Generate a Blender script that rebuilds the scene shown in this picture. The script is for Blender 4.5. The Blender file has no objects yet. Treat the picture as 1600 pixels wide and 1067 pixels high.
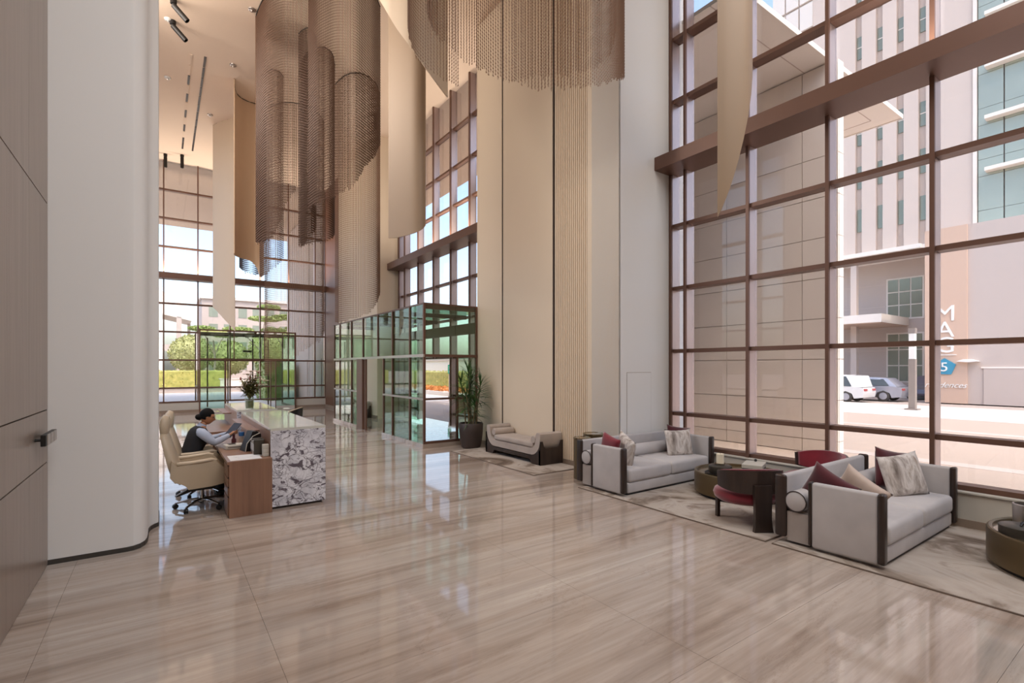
import bpy, bmesh, math, random
import numpy as np
from mathutils import Vector, Matrix, Euler
random.seed(7)
rng = np.random.default_rng(7)
SC = bpy.context.scene
COL = SC.collection
PI = math.pi
# ------------------------------------------------------------------ camera
H = 2.0
cam = bpy.data.cameras.new('camera'); camo = bpy.data.objects.new('camera', cam); COL.objects.link(camo)
camo.location = (0, 0, H); camo.rotation_euler = (PI/2, 0, -math.atan2(0.576, 0.8175))
cam.sensor_width = 36; cam.lens = 36*775/1600; cam.shift_y = 40.5/1600; cam.clip_start = .05; cam.clip_end = 500
SC.camera = camo
# ------------------------------------------------------------------ world, sun, light, exposure
wd = bpy.data.worlds.new('sky'); SC.world = wd; wd.use_nodes = True
wn = wd.node_tree; bgn = wn.nodes['Background']
sky = wn.nodes.new('ShaderNodeTexSky'); sky.sky_type = 'NISHITA'; sky.sun_disc = False
sky.sun_elevation = math.radians(64); sky.sun_rotation = math.radians(200); sky.air_density = 1.0; sky.dust_density = 3.5; sky.ozone_density = 1.0
wn.links.new(sky.outputs[0], bgn.inputs[0]); bgn.inputs[1].default_value = 0.85
sun = bpy.data.lights.new('sun', 'SUN'); sun.energy = 2.4; sun.angle = .01; sun.color = (1, .95, .88)
suno = bpy.data.objects.new('sun', sun); COL.objects.link(suno)
suno.rotation_euler = Vector((.02, .5, -.85)).to_track_quat('-Z', 'Y').to_euler()
def area(name, loc, sx, sy, power, color, rot=(0, 0, 0)):
    l = bpy.data.lights.new(name, 'AREA'); l.shape = 'RECTANGLE'; l.size = sx; l.size_y = sy; l.energy = power; l.color = color
    o = bpy.data.objects.new(name, l); COL.objects.link(o); o.location = loc; o.rotation_euler = rot
area('fill_light_front', (3.4, -.5, 10.9), 7, 6, 880, (.94, .97, 1))  # added fill above the view, no such fixture; brightens the front of the lobby
area('fill_light_side', (-1.5, 11.8, 10.4), 1.0, 7, 760, (1, .9, .79), (0, -.95, 0))  # added fill hidden by the left pier, tilted to brighten the beige wall
area('fill_uplight_right', (8.0, -1.2, 6.14), .25, 7.5, 260, (1, .9, .8), (PI, 0, 0))  # added upward fill on the right beam, out of sight, lifts the ceiling
area('fill_uplight_side', (7.45, 14.4, 6.14), .25, 4.5, 230, (1, .87, .74), (PI, 0, 0))  # another added fill, unseen on the side window beam, for the upper walls
area('fill_uplight_far', (2, 26.1, 6.16), 8, .2, 500, (1, .87, .74), (PI, 0, 0))  # unseen fill added on the far beam to brighten the rear ceiling
SC.view_settings.view_transform = 'Standard'; SC.view_settings.look = 'None'; SC.view_settings.gamma = 1
SC.view_settings.use_curve_mapping = False; SC.view_settings.exposure = -0.2
SC.cycles.transparent_max_bounces = 24; SC.cycles.max_bounces = 10; SC.cycles.diffuse_bounces = 5; SC.cycles.glossy_bounces = 5
SC.cycles.sample_clamp_indirect = 6.0; SC.cycles.caustics_reflective = False; SC.cycles.caustics_refractive = False
# ------------------------------------------------------------------ materials
def lin(h):
    h = h.lstrip('#'); v = [int(h[i:i+2], 16)/255 for i in (0, 2, 4)]
    return tuple(x/12.92 if x <= .04045 else ((x+.055)/1.055)**2.4 for x in v)+(1,)
class NT:
    def __init__(s, name):
        s.m = bpy.data.materials.new(name); s.m.use_nodes = True; s.t = s.m.node_tree; s.b = s.t.nodes['Principled BSDF']
    def n(s, typ, **kw):
        o = s.t.nodes.new('ShaderNode'+typ)
        for k, v in kw.items():
            if k in ('op',): o.operation = v
            elif hasattr(o, k) and not k[0].isupper(): setattr(o, k, v)
            else: o.inputs[k.replace('_', ' ')].default_value = v
        return o
    def l(s, a, b): s.t.links.new(a, b)
    def coords(s, space='pos', scale=(1, 1, 1), rot=(0, 0, 0)):
        mp = s.n('Mapping'); mp.inputs['Scale'].default_value = scale; mp.inputs['Rotation'].default_value = rot
        if space == 'pos': s.l(s.n('NewGeometry').outputs['Position'], mp.inputs[0])
        else: s.l(s.n('TexCoord').outputs['Object'], mp.inputs[0])
        return mp.outputs[0]
    def noise(s, co, scale=1, detail=4, rough=.5, dist=0):
        o = s.n('TexNoise'); o.inputs['Scale'].default_value = scale; o.inputs['Detail'].default_value = detail
        o.inputs['Roughness'].default_value = rough; o.inputs['Distortion'].default_value = dist; s.l(co, o.inputs['Vector']); return o.outputs['Fac']
    def ramp(s, fac, stops):
        r = s.n('ValToRGB'); e = r.color_ramp.elements
        while len(e) < len(stops): e.new(.5)
        for i, (p, c) in enumerate(stops): e[i].position = p; e[i].color = lin(c) if isinstance(c, str) else (c, c, c, 1)
        s.l(fac, r.inputs[0]); return r.outputs[0]
    def mix(s, fac, a, b, blend='MIX'):
        m = s.n('Mix', data_type='RGBA', blend_type=blend)
        for i, v in ((0, fac), (6, a), (7, b)):
            if isinstance(v, (int, float)): m.inputs[i].default_value = v
            elif isinstance(v, str): m.inputs[i].default_value = lin(v)
            else: s.l(v, m.inputs[i])
        return m.outputs[2]
    def bump(s, fac, strength=.2, dist=.01):
        b = s.n('Bump'); b.inputs['Strength'].default_value = strength; b.inputs['Distance'].default_value = dist
        s.l(fac, b.inputs['Height']); s.l(b.outputs[0], s.b.inputs['Normal'])
    def set(s, color=None, rough=.5, metal=0, spec=.5, coat=0, sheen=0):
        b = s.b
        if color is not None:
            if isinstance(color, str): b.inputs['Base Color'].default_value = lin(color)
            else: s.l(color, b.inputs['Base Color'])
        b.inputs['Roughness'].default_value = rough; b.inputs['Metallic'].default_value = metal; b.inputs['Specular IOR Level'].default_value = spec
        b.inputs['Coat Weight'].default_value = coat; b.inputs['Sheen Weight'].default_value = sheen
        return s.m
def plain(name, color, rough=.5, metal=0, spec=.5, var=.06, scale=6, **kw):
    t = NT(name); f = t.noise(t.coords('pos'), scale, 3)
    d = t.n('HueSaturation'); d.inputs['Color'].default_value = lin(color)
    mr = t.n('MapRange'); mr.inputs['To Min'].default_value = 1-var; mr.inputs['To Max'].default_value = 1+var
    t.l(f, mr.inputs[0]); t.l(mr.outputs[0], d.inputs['Value'])
    return t.set(d.outputs[0], rough, metal, spec, **kw)
M = {}
def travertine():
    t = NT('travertine'); co = t.coords('pos', (.16, 2.6, 1))
    f1 = t.noise(co, 1.3, 9, .62, .35); co2 = t.coords('pos', (.35, 9, 1)); f2 = t.noise(co2, 1.6, 8, .65, .3)
    c = t.ramp(f1, [(.27, '#92877e'), (.42, '#b0a59c'), (.56, '#c2b9b1'), (.72, '#a2978e')])
    c2 = t.ramp(f2, [(.3, '#938880'), (.5, '#b3a9a1'), (.7, '#c9c1b9')])
    c3 = t.mix(.45, c, c2)
    cl = t.noise(t.coords('pos', (.5, 3.2, 1)), .5, 3); m = t.ramp(cl, [(.35, '#e2d9d2'), (.7, '#ffffff')])
    c4 = t.mix(.8, c3, m, 'MULTIPLY')
    bl = t.ramp(t.noise(t.coords('pos', (.1, 1.1, 1)), 1.7, 6, .6, .5), [(.36, '#bfb0a5'), (.47, '#fffaf6'), (.62, '#ffffff'), (.7, '#cdbfb4')]); c4 = t.mix(.62, c4, bl, 'MULTIPLY')
    vn = t.noise(t.coords('pos', (.3, 1.5, 1)), .9, 12, .7, .6)
    v = t.ramp(vn, [(.494, 0.0), (.5, 1.0), (.506, 0.0)])
    c5 = t.mix(t.n('Math', op='MULTIPLY').outputs[0], c4, '#7d6656')
    mm = c5.node.inputs[0].links[0].from_node; t.l(v, mm.inputs[0]); mm.inputs[1].default_value = .3
    return t.set(c5, .055, 0, .5)
M['floor'] = travertine()
M['joint'] = plain('floor_joint', '#83705f', .5)
def wood(name, a, b, rough, axis='z', coat=0, space='pos', s=1.0):
    t = NT(name); sc = {'z': (7*s, 7*s, .35*s), 'x': (.35*s, 7*s, 7*s), 'y': (7*s, .35*s, 7*s)}[axis]
    f = t.noise(t.coords(space, sc), 2.0, 8, .6, .4); g = t.noise(t.coords(space, tuple(q*6 for q in sc)), 2, 4)
    c = t.ramp(f, [(.3, a), (.7, b)]); c2 = t.mix(.15, c, g, 'MULTIPLY')
    return t.set(c2, rough, 0, .5, coat)
M['wallwood'] = wood('grey_oak_veneer', '#88786c', '#9a8b80', .3)
M['deskwood'] = wood('walnut_veneer', '#7d5c4a', '#946f5a', .35)
M['darkwood'] = wood('dark_stained_wood', '#2a201c', '#3c2f2a', .3, 'z')
M['white'] = plain('white_plaster', '#d9d8d6', .7, var=.012, scale=.6)
M['beige'] = plain('beige_panel', '#d6c4ad', .55, var=.015, scale=.8)
M['beige2'] = plain('beige_rib', '#d9c7b0', .5, var=.015)
M['ceil'] = plain('ceiling_paint', '#dcc6b1', .85, var=.01)
M['gap'] = plain('shadow_gap', '#2c1a16', .5)
M['skirt'] = plain('dark_skirting', '#3b3733', .45)
M['stoneskirt'] = plain('stone_skirting', '#8f7e6f', .3)
M['bronze'] = plain('bronze_frame', '#6c4f42', .42, .35, var=.03)
M['fin'] = plain('anodised_fin', '#b7a6a2', .33, .75, var=.02)
M['bronzedark'] = plain('dark_bronze_column', '#6f4935', .45, .2, var=.03)
M['sill'] = plain('sill_panel', '#bfbab0', .5, var=.012)
M['steel'] = plain('brushed_steel', '#b9b2ad', .3, .9)
M['chrome'] = plain('chrome', '#c9c9c9', .12, 1)
M['black'] = plain('black_plastic', '#161516', .4)
M['blackmat'] = plain('matt_black_metal', '#1b1817', .5, .3)
def glass(name, tint, refl=.05):
    t = NT(name); t.t.nodes.remove(t.b); out = t.t.nodes['Material Output']
    lw = t.n('LayerWeight'); lw.inputs['Blend'].default_value = .5
    p = t.n('Math', op='POWER'); t.l(lw.outputs['Facing'], p.inputs[0]); p.inputs[1].default_value = 5
    m1 = t.n('Math', op='MULTIPLY_ADD'); t.l(p.outputs[0], m1.inputs[0]); m1.inputs[1].default_value = .9; m1.inputs[2].default_value = refl
    tr = t.n('BsdfTransparent'); tr.inputs[0].default_value = tint+(1,)
    gl = t.n('BsdfGlossy'); gl.inputs['Roughness'].default_value = 0.0; gl.inputs['Color'].default_value = (1, 1, 1, 1)
    mx = t.n('MixShader'); t.l(m1.outputs[0], mx.inputs[0]); t.l(tr.outputs[0], mx.inputs[1]); t.l(gl.outputs[0], mx.inputs[2]); t.l(mx.outputs[0], out.inputs[0])
    return t.m
M['glass'] = glass('tinted_window_glass', (.81, .80, .79), .03)
M['green'] = glass('green_glass', (.74, .86, .77), .04)
M['vase'] = glass('vase_glass', (.9, .95, .92), .05)
def stone_marble():
    t = NT('breccia_marble'); co = t.coords('pos'); wv = t.n('TexNoise'); wv.inputs['Scale'].default_value = 3; wv.inputs['Detail'].default_value = 6; t.l(co, wv.inputs['Vector'])
    ad = t.n('VectorMath', op='MULTIPLY_ADD'); t.l(wv.outputs['Color'], ad.inputs[0]); ad.inputs[1].default_value = (.4, .4, .4); t.l(co, ad.inputs[2])
    v = t.n('TexVoronoi', feature='DISTANCE_TO_EDGE'); v.inputs['Scale'].default_value = 6.5; t.l(ad.outputs[0], v.inputs['Vector'])
    v2 = t.n('TexVoronoi', feature='DISTANCE_TO_EDGE'); v2.inputs['Scale'].default_value = 17; t.l(ad.outputs[0], v2.inputs['Vector'])
    zone = t.ramp(t.noise(co, 2.2, 4), [(.42, 0.0), (.58, 1.0)])
    l1 = t.ramp(v.outputs['Distance'], [(0.0, 1.0), (.035, .0)]); l2 = t.ramp(v2.outputs['Distance'], [(0.0, .75), (.075, 0.0)])
    ln = t.mix(1.0, l2, zone, 'MULTIPLY'); ls = t.mix(1.0, l1, ln, 'LIGHTEN')
    br = t.ramp(t.noise(co, 3.1, 5, .6), [(.36, 0.15), (.55, 1.0)]); ls2 = t.mix(1.0, ls, br, 'MULTIPLY')
    pat = t.ramp(t.noise(t.coords('pos', (1.2, 1.2, 2)), 4.1, 7, .65, 1.5), [(.535, 0.0), (.585, .95)]); ls3 = t.mix(1.0, ls2, pat, 'LIGHTEN')
    base = t.ramp(t.noise(co, 5, 5), [(.35, '#b9b9c2'), (.6, '#dedee4')])
    return t.set(t.mix(ls3, base, '#4d434e'), .12, 0, .5)
M['marble'] = stone_marble()
M['topstone'] = plain('polished_counter_stone', '#c3c2ba', .06, var=.05, scale=3)
def fabric(name, a, b, rough=.85, sc=60, sheen=.15):
    t = NT(name); f = t.noise(t.coords('obj'), sc, 3); g = t.noise(t.coords('obj'), 3, 3)
    c = t.ramp(g, [(.3, a), (.7, b)]); t.bump(f, .08, .004); return t.set(c, rough, 0, .3, 0, sheen)
M['sofa'] = fabric('pale_grey_fabric', '#aeaaab', '#bcb8b8')
M['sofaside'] = fabric('taupe_fabric', '#9c938e', '#a8a09b')
M['chaise'] = fabric('mushroom_fabric', '#a3968d', '#b0a49b')
M['cream'] = plain('cream_leather', '#b7a68f', .42, var=.03)
M['red'] = fabric('red_velvet', '#6b1022', '#85172c', .7, 80, .6)
M['darkred'] = fabric('dark_red_velvet', '#3e0914', '#54101d', .75, 80, .5)
def art_fabric():
    t = NT('brushed_pattern_fabric'); f = t.noise(t.coords('obj', (5, 5, 1.6)), 1.7, 7, .6, .5)
    c = t.ramp(f, [(.32, '#6f655e'), (.45, '#b3aaa4'), (.55, '#d6d0cc'), (.68, '#9c8c7e')]); return t.set(c, .7, 0, .3)
M['artfab'] = art_fabric()
M['beigefab'] = fabric('beige_satin', '#b09c90', '#c7b7ac', .5)
M['tablemetal'] = plain('bronze_lacquer', '#65553c', .3, .55, var=.03)
M['tabletop'] = plain('polished_brass_top', '#9a8a70', .1, .8, var=.02)
M['tray'] = plain('pewter', '#4a4640', .35, .4)
M['candle'] = plain('wax', '#e6ddc6', .6)
def rugmat():
    t = NT('marbled_rug'); f = t.noise(t.coords('pos', (1.1, .8, 1), (0, 0, .5)), .85, 8, .6, 1.4)
    c = t.ramp(f, [(.32, '#5f5147'), (.42, '#84776c'), (.48, '#a69b91'), (.57, '#b1a79e'), (.64, '#85776c'), (.7, '#9c9086')])
    g = t.noise(t.coords('pos'), 160, 2); t.bump(g, .35, .006); return t.set(c, .95, 0, .15)
M['rug'] = rugmat()
M['rugedge'] = plain('rug_edge', '#6d5f55', .95)
M['pot'] = plain('brown_pot', '#3b302c', .55)
M['soil'] = plain('soil', '#2b211a', .9)
def leafm(name, a, b, sc=5, trans=.25):
    t = NT(name); f = t.noise(t.coords('pos'), sc, 4); c = t.ramp(f, [(.3, a), (.7, b)])
    m = t.set(c, .5, 0, .35); t.b.inputs['Subsurface Weight'].default_value = 0
    return m
M['leaf'] = leafm('dracaena_leaf', '#22401c', '#456b33')
M['stem'] = plain('plant_stem', '#6d6146', .8)
M['hedge'] = leafm('hedge_leaf', '#94964e', '#bdb668', 3)
M['topiary'] = leafm('topiary_leaf', '#8f9459', '#b0b27a', 2.5)
M['treeleaf'] = leafm('tree_leaf', '#7f9550', '#a9b873', 2)
M['bark'] = plain('bark', '#8f8476', .9)
M['orange'] = leafm('flower_bed', '#b9692c', '#dca05a', 9)
M['flower'] = plain('lily_petal', '#d8cabb', .6)
M['bouquet'] = leafm('bouquet_leaf', '#4a4a26', '#76703f', 20)
M['redbud'] = plain('red_bud', '#8a4a3a', .6)
M['skin'] = plain('skin', '#a5714f', .55, var=.03)
M['hair'] = plain('black_hair', '#0b0908', .75, spec=.2)
M['vest'] = plain('charcoal_wool', '#1d1d22', .85)
M['shirt'] = plain('pale_blue_cotton', '#aab3c6', .8)
M['trouser'] = plain('black_cloth', '#121216', .85)
M['paper'] = plain('paper', '#d6d6d8', .7, var=.01)
M['signgreen'] = plain('sign_green', '#0f8f72', .5, var=.01)
M['signwhite'] = plain('sign_white', '#e8e8e4', .5, var=.01)
M['pent'] = plain('pentagon_blue', '#3f8fae', .5, var=.01)
M['blue'] = plain('blue_plastic', '#2b5c93', .4)
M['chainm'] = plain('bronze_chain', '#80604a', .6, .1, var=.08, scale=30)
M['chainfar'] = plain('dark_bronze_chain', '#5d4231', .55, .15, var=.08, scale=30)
M['chaing'] = plain('grey_chain', '#5a5354', .4, .5, var=.08, scale=30)
M['drapedark'] = plain('dark_bronze_sheet', '#5a3a20', .5, .3)
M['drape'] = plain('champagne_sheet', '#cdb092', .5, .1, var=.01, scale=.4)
M['drapeshade'] = plain('shaded_sheet', '#968069', .5, .1, var=.01, scale=.4)  # darker copy of the champagne sheet, shade of the backlit sheets in its colour
M['postgrey'] = plain('grey_post_paint', '#8d837c', .6)
M['drapepale'] = plain('pale_sheet', '#c9b59d', .5, .05, var=.01, scale=.4)
# exterior
M['extstone'] = plain('cladding_stone', '#ebe1d8', .65, var=.03, scale=1.5)
M['extstone2'] = plain('pink_cladding', '#cfc1b7', .7, var=.03, scale=.3)
M['extwhite'] = plain('white_render', '#ebe3da', .7, var=.02, scale=.3)
M['extgrey'] = plain('grey_render', '#c0b3ab', .7, var=.02, scale=.3)
M['extpeach'] = plain('peach_render', '#ccb09c', .7, var=.02, scale=.3)
M['pave'] = plain('peach_paving', '#b1a194', .7, var=.05, scale=.8)
M['pavew'] = plain('white_paving', '#cdc7c0', .7, var=.03, scale=.8)
M['road'] = plain('asphalt', '#a89c94', .9, var=.05)
M['towerglass'] = plain('tower_glass', '#a3aea3', .15, .15, var=.2, scale=.25)
M['slotglass'] = plain('slot_glass', '#8b9386', .15, .2, var=.15, scale=1)
M['carwhite'] = plain('white_car_paint', '#dcdcdc', .25, coat=.6)
M['carsilver'] = plain('silver_car_paint', '#a9abb5', .28, .3, coat=.6)
M['cardark'] = plain('dark_car_paint', '#6d6a78', .3, .2, coat=.6)
M['carglass'] = plain('car_glass', '#4a5052', .1)
M['tyre'] = plain('tyre', '#3a3735', .8)
M['tail'] = plain('tail_lamp', '#b04a4a', .3)
# ------------------------------------------------------------------ mesh helpers
class MB:
    def __init__(s): s.v = []; s.f = []
    def add(s, vs, fs, mtx=None):
        o = len(s.v)
        s.v += [tuple(mtx @ Vector(p)) for p in vs] if mtx is not None else [tuple(p) for p in vs]
        s.f += [tuple(i+o for i in q) for q in fs]; return s
    def box(s, lo, hi, mtx=None):
        x0, y0, z0 = lo; x1, y1, z1 = hi
        return s.add([(x0,y0,z0),(x1,y0,z0),(x1,y1,z0),(x0,y1,z0),(x0,y0,z1),(x1,y0,z1),(x1,y1,z1),(x0,y1,z1)],
                     [(0,3,2,1),(4,5,6,7),(0,1,5,4),(1,2,6,5),(2,3,7,6),(3,0,4,7)], mtx)
    def rbox(s, lo, hi, r, seg=2, mtx=None):
        key = None
        bm = bmesh.new(); bmesh.ops.create_cube(bm, size=1)
        for v in bm.verts: v.co = Vector([(lo[i]+hi[i])/2+v.co[i]*(hi[i]-lo[i]) for i in range(3)])
        bmesh.ops.bevel(bm, geom=list(bm.edges), offset=min(r, .499*min(hi[i]-lo[i] for i in range(3))), segments=seg, profile=.5, affect='EDGES')
        bm.verts.index_update(); s.add([v.co.copy() for v in bm.verts], [[v.index for v in f.verts] for f in bm.faces], mtx); bm.free(); return s
    def lathe(s, prof, n=24, c=(0, 0, 0), mtx=None):
        vs = []; fs = []; k = len(prof)
        for i in range(n):
            a = 2*PI*i/n
            vs += [(c[0]+r*math.cos(a), c[1]+r*math.sin(a), c[2]+z) for r, z in prof]
        for i in range(n):
            j = (i+1) % n
            fs += [(i*k+q, j*k+q, j*k+q+1, i*k+q+1) for q in range(k-1)]
        if prof[0][0] > 1e-4: fs.append(tuple(i*k for i in range(n))[::-1])
        if prof[-1][0] > 1e-4: fs.append(tuple(i*k+k-1 for i in range(n)))
        return s.add(vs, fs, mtx)
    def tube(s, pts, rad, n=8, flat=None):
        pts = [Vector(p) for p in pts]; k = len(pts)
        if not isinstance(rad, (list, tuple)): rad = [rad]*k
        vs = []; up = Vector((0, 0, 1)); prev = None
        for i, p in enumerate(pts):
            d = (pts[min(i+1, k-1)]-pts[max(i-1, 0)]).normalized()
            if prev is None:
                a = d.cross(up if abs(d.z) < .95 else Vector((1, 0, 0))).normalized()
            else: a = (prev-d*prev.dot(d)).normalized()
            prev = a; b = d.cross(a); r = rad[i]; ra, rb = (r if isinstance(r, tuple) else (r, r))
            vs += [tuple(p+a*ra*math.cos(2*PI*q/n)+b*rb*math.sin(2*PI*q/n)) for q in range(n)]
        fs = [(i*n+q, i*n+(q+1) % n, (i+1)*n+(q+1) % n, (i+1)*n+q) for i in range(k-1) for q in range(n)]
        fs += [tuple(range(n))[::-1], tuple((k-1)*n+q for q in range(n))]
        return s.add(vs, fs)
    def prism(s, poly, lo, hi, axis='x', mtx=None):
        k = len(poly); g = {'x': lambda a, b, t: (t, a, b), 'y': lambda a, b, t: (a, t, b), 'z': lambda a, b, t: (a, b, t)}[axis]
        vs = [g(a, b, lo) for a, b in poly]+[g(a, b, hi) for a, b in poly]
        fs = [tuple(range(k))[::-1], tuple(range(k, 2*k))]+[(i, (i+1) % k, k+(i+1) % k, k+i) for i in range(k)]
        return s.add(vs, fs, mtx)
    def sphere(s, c, r, n=12, m=8):
        rx, ry, rz = r if isinstance(r, tuple) else (r, r, r)
        vs = [(c[0], c[1], c[2]+rz)]; fs = []
        for i in range(1, m):
            t = PI*i/m; vs += [(c[0]+rx*math.sin(t)*math.cos(2*PI*j/n), c[1]+ry*math.sin(t)*math.sin(2*PI*j/n), c[2]+rz*math.cos(t)) for j in range(n)]
        vs.append((c[0], c[1], c[2]-rz)); L = len(vs)-1
        fs += [(0, 1+j, 1+(j+1) % n) for j in range(n)]
        for i in range(m-2): fs += [(1+i*n+j, 1+(i+1)*n+j, 1+(i+1)*n+(j+1) % n, 1+i*n+(j+1) % n) for j in range(n)]
        fs += [(L, 1+(m-2)*n+(j+1) % n, 1+(m-2)*n+j) for j in range(n)]
        return s.add(vs, fs)
    def mesh(s, name, m, smooth=None):
        me = bpy.data.meshes.new(name); me.from_pydata(s.v, [], s.f)
        bm = bmesh.new(); bm.from_mesh(me); bmesh.ops.recalc_face_normals(bm, faces=bm.faces); bm.to_mesh(me); bm.free()
        if m: me.materials.append(M[m] if isinstance(m, str) else m)
        if smooth is not None:
            for p in me.polygons: p.use_smooth = True
            me.set_sharp_from_angle(angle=math.radians(smooth))
        me.update(); return me
    def obj(s, name, m, parent=None, loc=(0, 0, 0), smooth=None, rot=None):
        return link(name, s.mesh(name, m, smooth), parent, loc, rot)
def link(name, me, parent=None, loc=(0, 0, 0), rot=None):
    o = bpy.data.objects.new(name, me); COL.objects.link(o); o.location = loc
    if rot: o.rotation_euler = rot
    if parent: o.parent = parent
    return o
_cube = {}
def boxo(name, lo, hi, m, parent=None):
    """box given in the parent's coordinates, as a scaled copy of one shared cube mesh"""
    if m not in _cube: _cube[m] = MB().box((-.5,)*3, (.5,)*3).mesh('box_'+m, m)
    o = link(name, _cube[m], parent, [(lo[i]+hi[i])/2 for i in range(3)])
    o.scale = [max(abs(hi[i]-lo[i]), 1e-4) for i in range(3)]; return o
def tag(o, label=None, cat=None, group=None, kind=None):
    for k, v in (('label', label), ('category', cat), ('group', group), ('kind', kind)):
        if v: o[k] = v
    return o
def empty(name, loc=(0, 0, 0), rz=0, label=None, cat=None, group=None, kind=None):
    o = bpy.data.objects.new(name, None); COL.objects.link(o); o.location = loc; o.rotation_euler = (0, 0, rz); o.empty_display_size = .1
    return tag(o, label, cat, group, kind)
def struct(name, loc=(0, 0, 0), label=None, cat=None): return empty(name, loc, 0, label, cat, None, 'structure')
def dup(root, loc, rz=None, label=None, group=None):
    r = root.copy(); COL.objects.link(r); r.location = loc
    if rz is not None: r.rotation_euler = (0, 0, rz)
    if label: r['label'] = label
    if group: r['group'] = group
    for ch in list(root.children):
        c = ch.copy(); COL.objects.link(c); c.parent = r
        for g in list(ch.children):
            d = g.copy(); COL.objects.link(d); d.parent = c
    return r
# ------------------------------------------------------------------ the shell of the lobby
ZC = 11.03
ZT = [.47, 1.085, 2.325, 3.565, 4.805, 7.285, 8.525, 9.765]
fl = struct('floor', (0, 0, 0), 'polished travertine floor of large slabs with long grey brown veins')
boxo('floor_bed', (-3, -5.2, -.1), (8.6, 26.7, -.012), 'joint', fl)
xs = [-3, -.72, .65, 3.05, 5.45, 7.85, 8.55]; ys = [-5.2+1.2*i for i in range(27)]+[26.65]
for i in range(len(xs)-1):
    for j in range(len(ys)-1):
        boxo('slab', (xs[i]+.001, ys[j]+.001, -.04), (xs[i+1]-.001, ys[j+1]-.001, 0), 'floor', fl)
ce = struct('ceiling', (0, 0, ZC)); boxo('ceiling_panel', (-3, -5.2, 0), (8.6, 26.75, .3), 'ceil', ce)
sf = struct('ceiling_soffit', (0, 0, ZC+.15), 'pale soffit outside above the windows')
boxo('soffit_panel', (-8, 26.75, 0), (12.3, 39, .35), 'ceil', sf); boxo('soffit_panel', (8.6, 10.2, 0), (12.3, 26.75, .35), 'ceil', sf)
# left wall of grey oak panels
wl = struct('wall_left', (0, 0, 0), 'grey brown wood panel wall with dark shadow joints')
boxo('backing', (-1.25, -5.2, 0), (-.975, 6.81, ZC), 'gap', wl)
zr = [0.004, 1.05, 1.575, 3.65, 6.6, ZC]; yr = [-5.2, -3.7, -2.45, -1.2, .05, 1.3, 2.55, 3.55, 4.75, 5.95, 6.81]
for i in range(len(yr)-1):
    for j in range(len(zr)-1):
        boxo('panel', (-.98, yr[i]+.0015, zr[j]+.006), (-.95, yr[i+1]-.0015, zr[j+1]-.006), 'wallwood', wl)
wb = struct('wall_back'); boxo('wall_panel', (-3, -5.5, 0), (8.6, -5.2, ZC), 'beige', wb)
wf = struct('wall_far_left'); boxo('wall_panel', (-3.2, 6.8, 0), (-3, 8.4, ZC), 'beige', wf)
# white rounded pier on the left
poly = [(-1.25, 6.81), (-.32, 6.81), (-.26, 6.825), (-.205, 6.87), (-.165, 6.95), (-.145, 7.06), (-.14, 7.2), (-.14, 7.44), (-.125, 7.54), (-.09, 7.62), (-.045, 7.68), (-.04, 7.75), (-.04, 8.3), (-3, 8.3), (-3, 6.9)]
pl = struct('wall_pier_left', (0, 0, 0), 'white rounded pier beside the wood panel wall')
MB().prism(poly, .05, ZC, 'z').obj('pier_face', 'white', pl, smooth=25)
sk = [(x+(.006 if x > -.9 else 0), y-.006 if y < 6.9 else y) for x, y in poly]
bl = struct('baseboard_left', (0, 0, 0)); MB().prism(sk, 0, .05, 'z').obj('skirting', 'skirt', bl)
# white pier on the right, with an access panel
pr = struct('wall_pier_right', (0, 0, 0), 'white pier between the beige wall and the tall right window')
boxo('pier_face', (6.83, 6.3, 0), (8.9, 7.0, ZC), 'white', pr)
ap = boxo('access_panel', (7.05, 6.294, .55), (7.72, 6.3, 1.9), 'white', pr); boxo('panel_gap', (7.042, 6.2985, .542), (7.728, 6.3005, 1.908), 'stoneskirt', pr)
# beige wall with ribs
wr = struct('wall_right', (0, 0, 0), 'tall beige panelled wall with a ribbed band behind the bench')
boxo('wall_core', (6.87, 7.0, 0), (8.1, 11.3, ZC), 'gap', wr)
boxo('end_face', (6.845, 11.26, 0), (7.9, 11.31, ZC), 'beige', wr)
for a, b in ((6.3, 7.12), (8.185, 10.075), (10.125, 11.3)): boxo('panel', (6.83, a, .1), (6.875, b, ZC), 'beige', wr)
boxo('edge_trim', (6.822, 8.14, .1), (6.87, 8.155, ZC), 'gap', wr); boxo('edge_trim', (6.822, 10.085, .1), (6.87, 10.10, ZC), 'gap', wr)
boxo('rib_backing', (6.85, 7.12, .1), (6.876, 8.14, ZC), 'beige', wr)
rib = None; nr = 17
for i in range(nr):
    y = 7.15+i*.058
    if rib is None:
        rib = MB().prism([(.0, -.021), (-.02, -.017), (-.027, -.008), (-.027, .008), (-.02, .017), (0, .021)], .1, ZC, 'z').mesh('rib', 'beige2')
    link('rib', rib, wr, (6.855, y, 0))
bb = struct('baseboard_right'); boxo('skirting', (6.822, 6.31, 0), (6.86, 11.28, .1), 'stoneskirt', bb)
# second beige pier far behind, brown column
p2 = struct('wall_pier_rear', (0, 0, 0), 'beige pier at the far end behind the glass vestibule')
boxo('pier_face', (6.83, 18.8, 0), (8.2, 24.0, ZC), 'beige', p2); boxo('corner_cladding', (6.82, 24.0, 0), (8.2, 26.4, ZC), 'bronzedark', p2)
boxo('skirting', (6.80, 18.78, 0), (6.84, 26.35, .12), 'stoneskirt', p2)
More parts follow.
